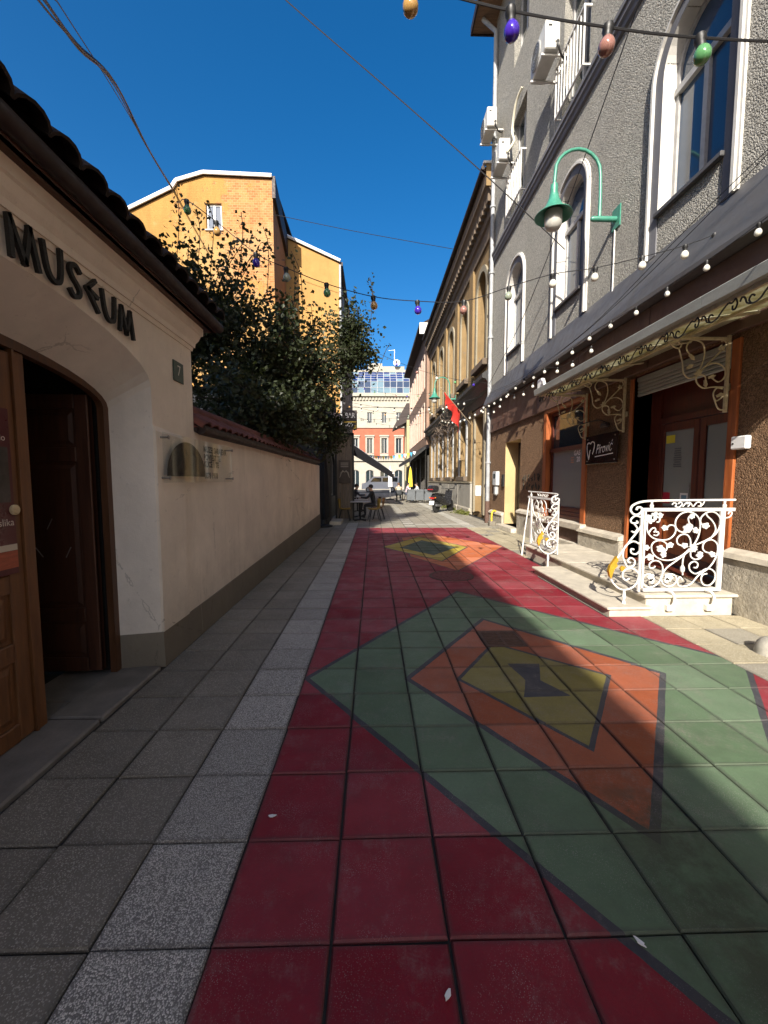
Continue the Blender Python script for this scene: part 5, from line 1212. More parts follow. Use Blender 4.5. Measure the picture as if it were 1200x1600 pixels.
at(MB().prism([(4.2, 13.3), (3.55, 13.35), (3.55, 13.6), (8, 16)], lambda u, v, w: (u, w, v), 32.3, 47.7).build('roof', M_DARKROOF, ph))
at(MB().box(3.6, 4.3, 32.28, 32.36, 12.9, 13.75).build('roof_end_wall', M_WHITETRIM, ph))
# cream corner house
ch = thing('cream_corner_house', 'pale yellow corner house at the end of the right row with brown gable eaves', 'building', loc=(3.9, 50, 0))
co = [Op(48.9, 49.8, 4.6, 7.0), Op(48.9, 49.8, 1.0, 3.4)]
mb = MB(); wall_mesh(mb, TR(3.9), 47.7, 51.6, 0, 8.6, co, 0.2); wall_mesh(mb, TF(47.7), 3.9, 8, 0, 8.6, [], 0.1); at(mb.build('wall', plaster('cream_yellow', (0.42, 0.36, 0.21), 0.3), ch))
for o_ in co: at(window(TR(3.9), o_, ch, M_WHITEPAINT, M_GLASS, 0.12, 0.08))
at(MB().prism([(2.4, 7.7), (2.4, 7.9), (3.9, 10.6), (9, 10.6), (9, 8.6), (3.9, 8.4)], lambda u, v, w: (u, w, v), 48.2, 51.9).build('roof', M_BROWNMETAL, ch))

# ------------------------------------------------------------------ building closing the street
M_ENDWHITE = plaster('end_white', (0.36, 0.335, 0.28), 0.22); M_ENDRED = plaster('end_red', (0.36, 0.115, 0.07), 0.2)
eb = thing('closing_white_red_house', 'white and red house closing the street with glazed roof storey', 'building', loc=(2, 70, 0))
T9 = TF(70)
cx = [-10.55 + 2.48 * i for i in range(11)]
top = [Op(c - 0.42, c + 0.42, 11.35, 13.15) for c in cx]; mid = [Op(c - 0.48, c + 0.48, 6.2, 8.8) for c in cx]; low = [Op(c - 0.7, c + 0.7, 0.3, 3.4, 0.5) for c in cx]
mb = MB(); wall_mesh(mb, T9, -12.5, 16.5, 0, 5.4, low, 0.3); at(mb.build('ground_floor_wall', M_ENDWHITE, eb))
mb = MB(); wall_mesh(mb, T9, -12.5, 16.5, 5.4, 10.7, mid, 0.3); at(mb.build('brick_wall', M_ENDRED, eb))
mb = MB(); wall_mesh(mb, T9, -12.5, 16.5, 10.7, 16.2, top, 0.3); at(mb.build('upper_wall', M_ENDWHITE, eb))
for o_ in top + mid + low: at(window(T9, o_, eb, M_WINFRAME, M_GLASS, 0.2, 0.07, 1))
for o_ in mid:
    at(MB().ring(o_.outline(0.24), o_.outline(0.0), T9, -0.10, 0.0).box(o_.u0 - 0.35, o_.u1 + 0.35, 9.05, 9.3, -0.25, 0, T9).build('window_surround', M_ENDWHITE, eb))
    at(MB().box(o_.u0 - 0.25, o_.u1 + 0.25, 5.45, 6.15, -0.08, 0.0, T9).build('apron_panel', M_ENDWHITE, eb))
at(MB().box(-12.5, 16.5, 4.9, 5.4, -0.35, 0, T9).box(-12.5, 16.5, 10.5, 10.75, -0.2, 0, T9).box(-12.5, 16.5, 14.0, 14.15, -0.1, 0, T9).box(-12.5, 16.5, 15.75, 16.25, -0.5, 0, T9).build('string_courses', M_ENDWHITE, eb))
dpro = None
for k in range(54):
    if dpro is None: dpro = MB().box(-0.14, 0.14, -0.3, 0.0, -0.2, 0.2).build('dentil', M_ENDWHITE, eb); d_ = dpro
    else: d_ = inst(dpro, eb)
    d_.matrix_parent_inverse = Matrix.Translation(-Vector(eb.location)); d_.location = (-12.2 + k * 0.53, 70, 15.35)
# glazed roof storey: upright band, then sloped band of panes
def gz(v): return 0.35 + (max(0, v - 18.4) * 1.1)
M_MULL = simple('roof_mullion', (0.42, 0.43, 0.45), 0.5, 0.05)
rf = at(MB().box(-12.5, 16.5, 16.2, 16.35, -0.2, 1.0, T9).box(-12.5, 16.5, 20.5, 20.9, gz(20.5) - 0.1, gz(20.5) + 5, T9).build('glass_roof', M_ENDWHITE, eb))
pz = [16.35, 17.35, 18.4, 18.95, 19.5, 20.0, 20.5]
mb = MB()
for k in range(27):
    u = -12.5 + k * 1.1
    for a_, b_ in zip(pz, pz[1:]): mb.tube([T9(u, a_, gz(a_) - 0.03), T9(u, b_, gz(b_) - 0.03)], 0.055, 4)
for v in pz: mb.tube([T9(-12.5, v, gz(v) - 0.03), T9(16.5, v, gz(v) - 0.03)], 0.045, 4)
o_ = mb.build('glazing_bars', M_MULL, rf); o_.matrix_parent_inverse = Matrix.Identity(4)
random.seed(5)
gmats = [glassy('roof_glass_dark', (0.03, 0.05, 0.10), 0.2, 0.2), glassy('roof_glass_blue', (0.02, 0.04, 0.13), 0.2, 0.15), glassy('roof_glass_pale', (0.12, 0.19, 0.24), 0.2, 0.2)]
for k in range(5, 21):
    for i, (a_, b_) in enumerate(zip(pz, pz[1:])):
        u = -12.5 + k * 1.1
        g_ = MB().poly([T9(u + .05, a_ + .04, gz(a_ + .04)), T9(u + 1.05, a_ + .04, gz(a_ + .04)), T9(u + 1.05, b_ - .04, gz(b_ - .04)), T9(u + .05, b_ - .04, gz(b_ - .04))]).build('pane', gmats[1] if i >= 2 and random.random() < .8 else gmats[2] if random.random() < .5 else gmats[0], rf)
at(MB().box(-0.9, 1.6, 73, 76, 20.9, 22.1).box(1.6, 5.5, 73, 76, 20.9, 21.6).build('roof_housing', M_ENDWHITE, eb))
at(MB().tube([(3.75, 73, 21), (3.75, 73, 24.5)], 0.05, 6).tube([(2.7, 73, 24.3), (3.8, 73, 24.4)], 0.035, 5).build('antenna', M_WHITEPAINT, eb))
at(MB().lathe([(0.0, 0.0), (0.35, 0.06), (0.6, 0.22), (0.6, 0.25), (0.3, 0.1), (0.0, 0.05)], (4.1, 72.6, 22.0), 16, (0, -1, 0.3)).build('satellite_dish', M_WHITEPAINT, eb, True))

# ------------------------------------------------------------------ buildings on the left behind the photographer (they throw the long shadow)
bw = plaster('rear_plaster', (0.42, 0.37, 0.30), 0.3)
def rear_house(name_lab, y0, y1, x0, x1, h, storeys):
    t = thing('rear_house', name_lab, 'building', 'houses behind the viewpoint', (x0, (y0 + y1) / 2, 0))
    ops = []; n = max(1, int((y1 - y0) / 3.0)); s = (y1 - y0) / n
    for f in range(storeys):
        for k in range(n):
            c = y0 + (k + .5) * s; z = 1.0 + f * (h - 0.5) / storeys
            ops.append(Op(c - 0.6, c + 0.6, z, z + 1.8))
    mb = MB(); wall_mesh(mb, lambda u, v, w: (x0 - w + (x1 - x0) * (u - y0) / (y1 - y0), u, v), y0, y1, 0, h, ops, 0.2)
    mb.poly([(x1, y1, 0), (x1 - 8, y1, 0), (x1 - 8, y1, h), (x1, y1, h)]); mb.poly([(x0, y0, 0), (x0 - 8, y0, 0), (x0 - 8, y0, h), (x0, y0, h)]); mb.poly([(x0 - 8, y0, 0), (x1 - 8, y1, 0), (x1 - 8, y1, h), (x0 - 8, y0, h)]); mb.poly([(x0, y0, h), (x0 - 8, y0, h), (x1 - 8, y1, h), (x1, y1, h)])
    at(mb.build('wall', bw, t))
    for o in ops: at(window(lambda u, v, w: (x0 - w + (x1 - x0) * (u - y0) / (y1 - y0), u, v), o, t, M_WINFRAME, M_GLASS, 0.1, 0.07, 1))
    return t
dzx = -SUN.x / SUN.z
rear_house('tall pale house at the left far behind the viewpoint', -64, -28.8, -2.05, -2.05, (2.03 + 2.05) / dzx, 5)
rear_house('second pale house at the left behind the viewpoint', -28.7, -13.9, -2.1, -2.3, (1.80 + 2.1) / dzx, 5)
rear_house('lower pale house at the left just behind the museum', -13.8, -3.05, -2.0, -2.0, 9.0, 3)
rear_house('tall unseen wing added at the left to shade the garden tree', -2.9, 3.9, -4.35, -4.35, 13.0, 4)  # unseen block added behind the gatehouse to keep the tree in shade

# ------------------------------------------------------------------ cafe on the left
cf = thing('cafe_house', 'dark timber cafe front with plank screen at the end of the cream wall', 'building', loc=(-1.9, 18, 0))
M_PLANK = wood('grey_plank', (0.20, 0.16, 0.12), (0.09, 0.07, 0.05), 0.75)
M_DKBLUE = simple('dark_blue_boards', (0.03, 0.04, 0.05), 0.6, 0.25, 4)
fo = [Op(16.6, 18.6, 0.9, 2.7, 0.5), Op(19.2, 20.4, 0.1, 2.5), Op(21.0, 23.2, 0.9, 2.6), Op(24.0, 26.2, 0.9, 2.6)]
mb = MB(); wall_mesh(mb, TL(-1.75), 15.4, 30, 0, 4.4, fo, 0.2); at(mb.build('front_wall', M_DKBLUE, cf))
for o_ in fo: at(window(TL(-1.75), o_, cf, M_WINFRAME, M_GLASS, 0.1, 0.08, 1))
at(MB().box(-4.8, -2.0, 15.4, 30, 0, 4.3).build('rooms', M_INTERIOR, cf))
at(MB().box(-2.1, -1.62, 13.9, 13.96, 0.0, 2.95).box(-1.66, -1.60, 13.9, 15.4, 0, 2.95).build('side_door', simple('cafe_black_door', (0.018, 0.018, 0.018), 0.6, 0.2, 4), cf))
# plank screen facing the camera
for k in range(5):
    at(MB().box(-1.42 + k * 0.118, -1.42 + k * 0.118 + 0.112, 15.98 + random.uniform(0, .01), 16.02, 0.05, 3.28, None, 0.006).build('plank', M_PLANK, cf))
at(MB().box(-1.50, -1.43, 15.94, 16.04, 0, 3.4).box(-0.83, -0.76, 15.94, 16.04, 0, 3.4).box(-1.50, -0.76, 15.94, 16.04, 3.3, 3.4).build('screen_frame', M_BLACK, cf))
at(MB().box(-1.36, -0.90, 15.94, 15.97, 1.45, 2.35).build('screen_sign', simple('cafe_sign_board', (0.06, 0.045, 0.035), 0.6, 0.3, 5), cf))
mst = simple('sign_chalk', (0.30, 0.27, 0.22), 0.7, 0.1)
for s_ in (-1, 1): at(MB().tube([(-1.13 + s_ * p_[0], 15.935, p_[1]) for p_ in [(0.0, 1.88), (0.06, 1.93), (0.13, 1.86), (0.17, 1.72), (0.20, 1.66)]], [0.02, 0.035, 0.03, 0.02, 0.01], 6).build('moustache', mst, cf))
for i in range(3): at(MB().box(-1.28, -0.98, 15.935, 15.94, 2.08 + i * 0.07, 2.11 + i * 0.07).build('sign_line', mst, cf))
sn = thing('bar_sign', 'small hanging sign with yellow stripes reading BAR HUGO above the cafe screen', 'sign', loc=(-1.0, 15.6, 3.8))
at(MB().box(-1.18, -0.62, 15.56, 15.64, 3.48, 4.2, None, 0.01).build('board', simple('bar_sign_black', (0.03, 0.02, 0.018), 0.5, 0.1), sn))
bsw = simple('bar_sign_white', (0.75, 0.72, 0.66), 0.5, 0.0); bsy = simple('bar_sign_yellow', (0.75, 0.50, 0.05), 0.5, 0.0)
at(text_mesh('BAR', 0.26, lambda a_, b_, c_: (-0.88 + a_, 15.553, 4.0 + b_), bsw, 'lettering', sn, bold=0.006, xs=.8)); at(text_mesh('HUGO', 0.20, lambda a_, b_, c_: (-0.96 + a_, 15.553, 3.66 + b_), bsw, 'lettering', sn, bold=0.005, xs=.62))
for i in range(4): at(MB().box(-0.76 + (0.05 * i if i < 3 else -0.4), -0.64, 15.548, 15.556, 3.52 + i * 0.075, 3.56 + i * 0.075).build('stripe', bsy, sn))
at(MB().box(-1.62, -1.25, 15.57, 15.62, 3.45, 4.1).build('bracket_board', simple('mauve_board', (0.22, 0.17, 0.17), 0.6, 0.2), sn))
aw = thing('cafe_awning', 'dark sloping cafe awning projecting over the street on the left', 'awning', loc=(-1.7, 26, 3))
at(MB().prism([(-1.75, 4.0), (-1.75, 4.06), (1.15, 2.02), (1.15, 1.96)], lambda u, v, w: (u, w, v), 23.5, 30).build('fabric', simple('awning_grey', (0.16, 0.17, 0.20), 0.8, 0.3, 3, stretch=(1, 6, 1)), aw))
at(MB().prism([(-1.75, 3.35), (-1.75, 4.02), (1.18, 1.98), (1.18, 1.66)], lambda u, v, w: (u, w, v), 23.42, 23.5).build('side_flap', simple('awning_black', (0.012, 0.012, 0.014), 0.95, 0.2, 5, spec=0.05), aw))
at(MB().tube([(1.14, 23.4, 1.98), (1.14, 30, 1.98)], 0.05, 6).build('front_bar', M_WHITEPAINT, aw))
fp = thing('folded_black_parasol', 'tall folded black parasol cover standing at the end of the cream wall', 'parasol', loc=(-1.66, 13.62, 0))
mb = MB(); n = 14; prof = [(0.10, 0.25), (0.17, 0.35), (0.18, 1.0), (0.15, 1.7), (0.10, 2.35), (0.05, 2.6), (0.01, 2.65)]
vs = []; 
for r_, h_ in prof:
    for k in range(n): rr = r_ * (1.0 if k % 2 else 0.72); vs.append((rr * math.cos(2 * math.pi * k / n), rr * math.sin(2 * math.pi * k / n), h_))
mb.add(vs, [[i * n + k, i * n + (k + 1) % n, (i + 1) * n + (k + 1) % n, (i + 1) * n + k] for i in range(len(prof) - 1) for k in range(n)]); mb.build('cover', simple('black_cloth', (0.014, 0.014, 0.015), 0.9, 0.2, 8), fp)
MB().tube([(0, 0, 0), (0, 0, 2.7)], 0.025, 8).build('pole', M_BLACK, fp); MB().lathe([(0.28, 0), (0.28, 0.05), (0.05, 0.09), (0.04, 0.25)], (0, 0, 0), 16).build('base', M_BLACK, fp)
sp_ = MB().box(-1.55, -1.15, 14.2, 15.3, -0.02, 0.12, None, 0.01).build('cafe_step', M_STONE); tag(sp_, 'pale low stone step before the black cafe door', 'step')

# chairs, tables
M_YCH = simple('chair_mustard', (0.34, 0.21, 0.03), 0.6, 0.2, 8); M_BRCH = simple('chair_brown', (0.20, 0.09, 0.03), 0.6, 0.2, 8)
def chair(loc, rz, lab, mat):
    t = thing('cafe_chair', lab, 'chair', 'cafe chairs on the left', loc); t.rotation_euler = (0, 0, rz)
    mb = MB(); nu, nv = 7, 8; vs = []
    for j in range(nv):
        s = j / (nv - 1)
        for i in range(nu):
            u = i / (nu - 1) - .5
            if s < .5: y = -0.22 + s * 2 * 0.40; z = 0.45 + 0.04 * (2 * abs(u)) ** 2 - 0.02 * math.sin(s * 2 * math.pi)
            else: k = (s - .5) * 2; y = 0.18 + 0.10 * k; z = 0.46 + 0.40 * k; y -= 0.10 * (2 * abs(u)) ** 2 * k
            w = 0.46 - (0.06 * max(0, s - .7) / .3)
            vs.append((u * w, y, z))
    mb.add(vs, [[j * nu + i, j * nu + i + 1, (j + 1) * nu + i + 1, (j + 1) * nu + i] for j in range(nv - 1) for i in range(nu - 1)])
    o = mb.build('seat_shell', mat, t, True); md = o.modifiers.new('thick', 'SOLIDIFY'); md.thickness = 0.02
    for sx in (-1, 1):
        for sy in (-1, 1): MB().tube([(sx * 0.15, sy * 0.12, 0.44), (sx * 0.21, sy * 0.22 + (0.02 if sy > 0 else 0), 0.0)], 0.014, 6).build('leg', M_BLACK, t)
    return t
def table(loc, lab, w=0.7):
    t = thing('cafe_table', lab, 'table', 'cafe tables on the left', loc)
    MB().box(-w / 2, w / 2, -w / 2, w / 2, 0.72, 0.75, None, 0.008).build('table_top', simple('table_top', (0.34, 0.33, 0.31), 0.4, 0.15, 4), t)
    MB().tube([(0, 0, 0.03), (0, 0, 0.72)], 0.035, 8).build('pedestal', M_BLACK, t)
    for a in (R(45), R(135)): MB().tube([(-0.32 * math.cos(a), -0.32 * math.sin(a), 0.015), (0, 0, 0.06), (0.32 * math.cos(a), 0.32 * math.sin(a), 0.015)], 0.022, 6).build('foot', M_BLACK, t)
    return t
table((-0.52, 15.7, 0), 'square grey cafe table nearest the camera on the left', 0.75)
chair((-1.12, 15.6, 0), R(90), 'mustard cafe chair with its back to the timber cafe front', M_YCH)
chair((0.02, 15.55, 0), R(-80), 'mustard cafe chair at the street side of the near table', M_YCH)
chair((0.2, 16.2, 0), R(-95), 'brown cafe chair just behind the mustard one, street side', M_BRCH)
table((-0.6, 17.2, 0), 'square grey cafe table behind the nearest one, person seated at it', 0.7)
table((-0.8, 20.2, 0), 'cafe table under the awning, farthest on the left', 0.7)
chair((0.05, 17.25, 0), R(-90), 'dark brown cafe chair under the seated person', simple('chair_dark', (0.05, 0.03, 0.02), 0.6, 0.2, 8))
chair((-1.3, 20.2, 0), R(95), 'mustard cafe chair at the far table under the awning', M_YCH)

# people
def person(loc, rz, lab, top, trou, skin=(0.45, 0.28, 0.2), hair=(0.02, 0.015, 0.012), lean=0.12):
    t = thing('person', lab, 'person', None, loc); t.rotation_euler = (0, 0, rz)
    J = {'pel': ((0, 0.02, 0.56), .15), 'bel': ((0, -lean * .3, 0.72), .145), 'che': ((0, -lean * .8, 0.95), .16), 'nec': ((0, -lean * 1.1, 1.12), .06), 'hea': ((0, -lean * 1.3 - .02, 1.22), .085), 'top': ((0, -lean * 1.3 - .02, 1.32), .085)}
    E_ = [('pel', 'bel'), ('bel', 'che'), ('che', 'nec'), ('nec', 'hea'), ('hea', 'top')]
    for s, n in ((-1, 'l'), (1, 'r')):
        J['hip' + n] = ((s * .10, 0, .53), .10); J['kne' + n] = ((s * .13, -.42, .50), .07); J['ank' + n] = ((s * .13, -.38, .10), .045); J['toe' + n] = ((s * .14, -.55, .04), .04)
        J['sho' + n] = ((s * .19, -lean * .9, 1.05), .065); J['elb' + n] = ((s * .24, -.18 - lean, .82), .05); J['wri' + n] = ((s * .12, -.42 - lean, .84), .035); J['han' + n] = ((s * .08, -.50 - lean, .85), .03)
        E_ += [('pel', 'hip' + n), ('hip' + n, 'kne' + n), ('kne' + n, 'ank' + n), ('ank' + n, 'toe' + n), ('che', 'sho' + n), ('sho' + n, 'elb' + n), ('elb' + n, 'wri' + n), ('wri' + n, 'han' + n)]
    ks = list(J); me = bpy.data.meshes.new('body'); me.from_pydata([J[k][0] for k in ks], [(ks.index(a), ks.index(b)) for a, b in E_], [])
    o = bpy.data.objects.new('body', me); COL.objects.link(o); o.parent = t
    o.modifiers.new('skin', 'SKIN')
    sv = me.skin_vertices[0].data
    for i, k in enumerate(ks): sv[i].radius = (J[k][1], J[k][1] * (.75 if k in ('che', 'bel', 'pel') else 1)); sv[i].use_root = (k == 'pel')
    s2 = o.modifiers.new('sub', 'SUBSURF'); s2.levels = 2; s2.render_levels = 2
    # clothing colours by height and reach on the body surface (object space)
    nt = NT('body_' + str(len(bpy.data.materials))); tc = nt.new("TexCoord").outputs['Object']; sx = nt.new("SeparateXYZ"); nt.link(tc, sx.inputs[0])
    isleg = nt.math('LESS_THAN', sx.outputs[2], 0.66); ishead = nt.math('GREATER_THAN', sx.outputs[2], 1.11)
    ishand = nt.math('MULTIPLY', nt.math('LESS_THAN', sx.outputs[1], -.45 - lean), nt.math('GREATER_THAN', sx.outputs[2], 0.7))
    c = nt.mix(isleg, top, trou); c = nt.mix(ishead, c, skin); c = nt.mix(ishand, c, skin); c = nt.mix(nt.math('LESS_THAN', sx.outputs[2], 0.09), c, (0.03, 0.03, 0.03))
    me.materials.append(nt.set(c, 0.8))
    MB().lathe([(0.03, -.07), (0.085, -.05), (0.105, 0.0), (0.09, 0.06), (0.04, 0.095), (0, 0.1)], (0, -lean * 1.3 + .01, 1.30), 14, (0, .35, 1)).build('hair', simple('hair_%d' % int(hair[0] * 1000), hair, 0.7, 0.2, 30), t, True)
    MB().tube([(0, -lean * 1.3 - .10, 1.27), (0, -lean * 1.3 - .135, 1.235), (0, -lean * 1.3 - .10, 1.225)], [.008, .018, .01], 6).build('nose', simple('skin_%d' % int(skin[0] * 100), skin, 0.6, 0.05), t)
    return t
person((0.03, 17.27, 0), R(-90), 'person in black jacket seated at a cafe table, seen from behind', (0.012, 0.012, 0.014), (0.02, 0.02, 0.025))
person((-1.0, 20.25, 0), R(95), 'person in dark clothes seated deep under the awning', (0.03, 0.03, 0.04), (0.02, 0.02, 0.025))
# sunny terrace on the right
for i, (x, y, rz, top, lab) in enumerate([(1.9, 30.5, R(180), (0.55, 0.45, 0.3), 'person in beige top seated at the sunny terrace'), (2.5, 31.0, R(90), (0.6, 0.45, 0.5), 'person in pale pink top seated at the sunny terrace'), (3.3, 29.6, R(-90), (0.7, 0.7, 0.7), 'person in white top seated at the terrace edge')]):
    person((x, y, 0), rz, lab, top, (0.05, 0.06, 0.1), hair=(0.12, 0.06, 0.03) if i == 0 else (0.03, 0.02, 0.015))
M_TCH = simple('terrace_chair', (0.05, 0.055, 0.06), 0.6, 0.2)
k = 0
for (x, y, rz, lab) in [(1.9, 30.55, R(180), 'dark terrace chair under the beige clad person'), (2.55, 31.0, R(90), 'dark terrace chair under the pink clad person'), (3.35, 29.6, R(-90), 'dark terrace chair under the white clad person'), (2.9, 28.6, R(20), 'empty dark terrace chair nearest the scooter'), (3.7, 28.8, R(-30), 'empty dark terrace chair against the plinth')]:
    c_ = chair((x, y, 0), rz, lab, M_TCH); c_['group'] = 'chairs on the sunny terrace'
for (x, y, lab) in [(2.6, 29.7, 'dark table on the sunny terrace, front one'), (2.3, 32.3, 'dark table on the sunny terrace, rear one')]:
    t_b = table((x, y, 0), lab, 0.8); t_b['group'] = 'tables on the sunny terrace'
# terrace rail
tr = thing('terrace_barrier', 'low grey barrier panels closing off the sunny terrace', 'barrier', loc=(3.2, 27.9, 0))
for k in range(3):
    MB().box(-0.9 + k * 0.6, -0.34 + k * 0.6, -0.02, 0.02, 0.2, 0.95, None, 0.01).build('panel', simple('barrier_grey', (0.09, 0.10, 0.11), 0.6, 0.2), tr); MB().tube([(-0.9 + k * 0.6, 0, 0), (-0.9 + k * 0.6, 0, 1.05)], 0.02, 6).build('post', M_BLACK, tr)
# cream parasol folded on the terrace, white parked motorbike cover -> simple folded parasol and planters
for i, (x, y, col_, lab) in enumerate([(1.35, 33.0, (0.75, 0.74, 0.72), 'folded white parasol standing at the end of the terrace'), (3.05, 33.6, (0.75, 0.55, 0.05), 'folded yellow parasol in front of the dark cafe opening')]):
    t = thing('folded_parasol', lab, 'parasol', 'folded parasols on the terrace', (x, y, 0)); n = 12; mb = MB(); vs = []
    pr = [(0.05, 1.0), (0.2, 1.05), (0.17, 1.7), (0.10, 2.4), (0.02, 2.7)]
    for r_, h_ in pr:
        for q in range(n): rr = r_ * (1 if q % 2 else .7); vs.append((rr * math.cos(2 * math.pi * q / n), rr * math.sin(2 * math.pi * q / n), h_))
    mb.add(vs, [[a * n + q, a * n + (q + 1) % n, (a + 1) * n + (q + 1) % n, (a + 1) * n + q] for a in range(4) for q in range(n)]); mb.build('cover', simple('parasol_%d' % i, col_, 0.8, 0.15, 6), t)
    MB().tube([(0, 0, 0), (0, 0, 2.75)], 0.025, 6).build('pole', M_WHITEPAINT, t); MB().lathe([(0.3, 0), (0.3, 0.06), (0.04, 0.12)], (0, 0, 0), 12).build('base', M_BLACK, t)
# white van on the cross street
vn = thing('white_van', 'white van crossing at the far end of the street', 'van', loc=(0.9, 55, 0))
MB().prism([(-2.5, 0.45), (2.5, 0.45), (2.5, 1.95), (2.3, 2.1), (-0.9, 2.1), (-1.75, 1.35), (-2.45, 1.15)], lambda u, v, w: (u, w, v), -0.9, 0.9).build('body', simple('van_white', (0.78, 0.79, 0.80), 0.3, 0.05, 2), vn)
for a_, b_ in ((-0.85, 0.15), (0.3, 1.3), (1.4, 2.3)): MB().prism([(a_ - (.45 if a_ < 0 else 0), 1.4), (b_, 1.4), (b_, 1.95), (a_, 1.95)], lambda u, v, w: (u, w, v), -0.92, -0.9).build('side_window', M_GLASS, vn)
for x in (-1.6, 1.6):
    w_ = MB().lathe([(0.36, 0), (0.36, 0.2)], (x, -0.95, 0.36), 18, (0, 1, 0)).build('wheel', M_BLACK, vn); MB().lathe([(0.2, 0), (0.2, 0.01)], (x, -0.965, 0.36), 14, (0, 1, 0)).build('hub_cap', M_PIPE, w_)

# scooter
sc = thing('motor_scooter', 'black motor scooter with top case parked facing away by the ochre house', 'scooter', loc=(3.45, 20.0, 0)); sc.rotation_euler = (0, 0, R(-38)); sc.scale = (1.12, 1.12, 1.12)
mk = simple('scooter_black', (0.018, 0.018, 0.02), 0.25, 0.1, 4)
for y, nm in ((-0.62, 'rear_wheel'), (0.66, 'front_wheel')):
    w_ = MB().lathe([(0.15, -0.055), (0.24, -0.06), (0.275, -0.03), (0.275, 0.03), (0.24, 0.06), (0.15, 0.055)], (0, y, 0.275), 22, (1, 0, 0)).build(nm, simple('tyre', (0.015, 0.015, 0.015), 0.9, 0.1), sc, True)
    MB().lathe([(0.15, -0.04), (0.15, 0.04)], (0, y, 0.275), 14, (1, 0, 0)).build('rim', simple('rim_grey', (0.25, 0.25, 0.26), 0.4, 0.1, metal=0.7), w_)
def loft(secs):
    mb = MB(); n = 12; vs = []
    for (y, z, w, h) in secs:
        for k in range(n): a = 2 * math.pi * k / n; c, s = math.cos(a), math.sin(a); vs.append((w * math.copysign(abs(c) ** .7, c), y, z + h * math.copysign(abs(s) ** .7, s)))
    mb.add(vs, [[i * n + k, i * n + (k + 1) % n, (i + 1) * n + (k + 1) % n, (i + 1) * n + k] for i in range(len(secs) - 1) for k in range(n)] + [list(range(n)), [(len(secs) - 1) * n + k for k in range(n)]]); return mb
loft([(-0.98, 0.70, 0.06, 0.05), (-0.85, 0.68, 0.13, 0.12), (-0.5, 0.60, 0.17, 0.18), (-0.1, 0.52, 0.16, 0.18), (0.1, 0.36, 0.17, 0.08), (0.35, 0.34, 0.17, 0.07)]).build('body', mk, sc, True)
loft([(-0.85, 0.80, 0.10, 0.03), (-0.5, 0.80, 0.15, 0.05), (-0.05, 0.76, 0.13, 0.05), (0.05, 0.74, 0.08, 0.03)]).build('seat', simple('seat_vinyl', (0.02, 0.02, 0.02), 0.6, 0.1), sc, True)
MB().add([(-0.2, 0.38, 0.35), (0.2, 0.38, 0.35), (0.17, 0.55, 0.95), (-0.17, 0.55, 0.95), (0, 0.62, 0.45), (0, 0.70, 0.9)], [[0, 1, 2, 3], [0, 4, 5, 3], [1, 2, 5, 4], [3, 2, 5], [0, 1, 4]]).build('leg_shield', mk, sc)
MB().tube([(-0.34, 0.42, 1.05), (-0.15, 0.5, 1.03), (0, 0.52, 1.0), (0.15, 0.5, 1.03), (0.34, 0.42, 1.05)], 0.018, 8).build('handlebar', M_BLACK, sc)
MB().tube([(0, 0.52, 1.0), (0, 0.68, 0.3)], 0.035, 8).build('fork', M_BLACK, sc)
for s in (-1, 1):
    m_ = MB().lathe([(0.0, 0), (0.06, 0.01), (0.06, 0.03), (0, 0.035)], (s * 0.38, 0.46, 1.22), 10, (0, -1, 0)).build('mirror', M_BLACK, sc); MB().tube([(s * 0.25, 0.46, 1.05), (s * 0.38, 0.46, 1.22)], 0.008, 5).build('mirror_stalk', M_BLACK, m_)
    MB().lathe([(0.03, 0), (0.025, 0.03)], (s * 0.14, -0.94, 0.66), 8, (0, -1, 0)).build('indicator', simple('amber', (0.5, 0.15, 0.02), 0.3, 0.0), sc)
loft([(-1.14, 1.02, 0.15, 0.10), (-1.05, 1.03, 0.21, 0.15), (-0.80, 1.03, 0.22, 0.155), (-0.70, 1.02, 0.16, 0.12)]).build('top_case', mk, sc, True)
MB().box(-0.13, 0.13, -1.155, -1.14, 0.99, 1.03, None, 0.005).build('case_reflector', simple('red_reflector', (0.3, 0.02, 0.02), 0.3, 0.0), sc)
MB().box(-0.10, 0.10, -0.995, -0.985, 0.60, 0.68, None, 0.004).build('tail_light', MATS['red_reflector'], sc)
MB().box(-0.11, 0.11, -1.0, -0.99, 0.36, 0.52, lambda x, y, z: (x, y - (0.52 - z) * .3, z)).build('number_plate', M_WHITEPAINT, sc)
MB().tube([(0.13, -0.85, 0.34), (0.14, -0.4, 0.30)], [0.05, 0.04], 10).build('exhaust', MATS['rim_grey'], sc, True)
MB().box(-0.09, 0.09, -0.95, -0.65, 0.53, 0.56).build('mudguard', M_BLACK, sc)

# red flag on a slanting pole
fg = thing('red_flag', 'red flag hanging limp on a slanting pole from the ochre house', 'flag', loc=(OX, 17.9, 4.3))
MB().tube([(-0.05, 0.6, -0.25), (-1.75, -1.2, 1.0)], 0.02, 6).build('pole', simple('flag_pole', (0.45, 0.36, 0.25), 0.6, 0.1), fg)
mb = MB(); nu, nv = 12, 12; vs = []
for j in range(nv):
    for i in range(nu):
        s = i / (nu - 1); v = j / (nv - 1); p = Vector((-1.6, -1.05, 0.90)).lerp(Vector((-0.75, -0.15, 0.27)), s)
        vs.append((p.x + 0.09 * math.sin(s * 15 + v * 2) * v, p.y + 0.07 * math.cos(s * 13) * v, p.z - v * (0.28 + 0.75 * s) + 0.03 * math.sin(s * 20)))
mb.add(vs, [[j * nu + i, j * nu + i + 1, (j + 1) * nu + i + 1, (j + 1) * nu + i] for j in range(nv - 1) for i in range(nu - 1)]); mb.build('cloth', simple('flag_red', (0.62, 0.035, 0.025), 0.75, 0.15, 3), fg, True)
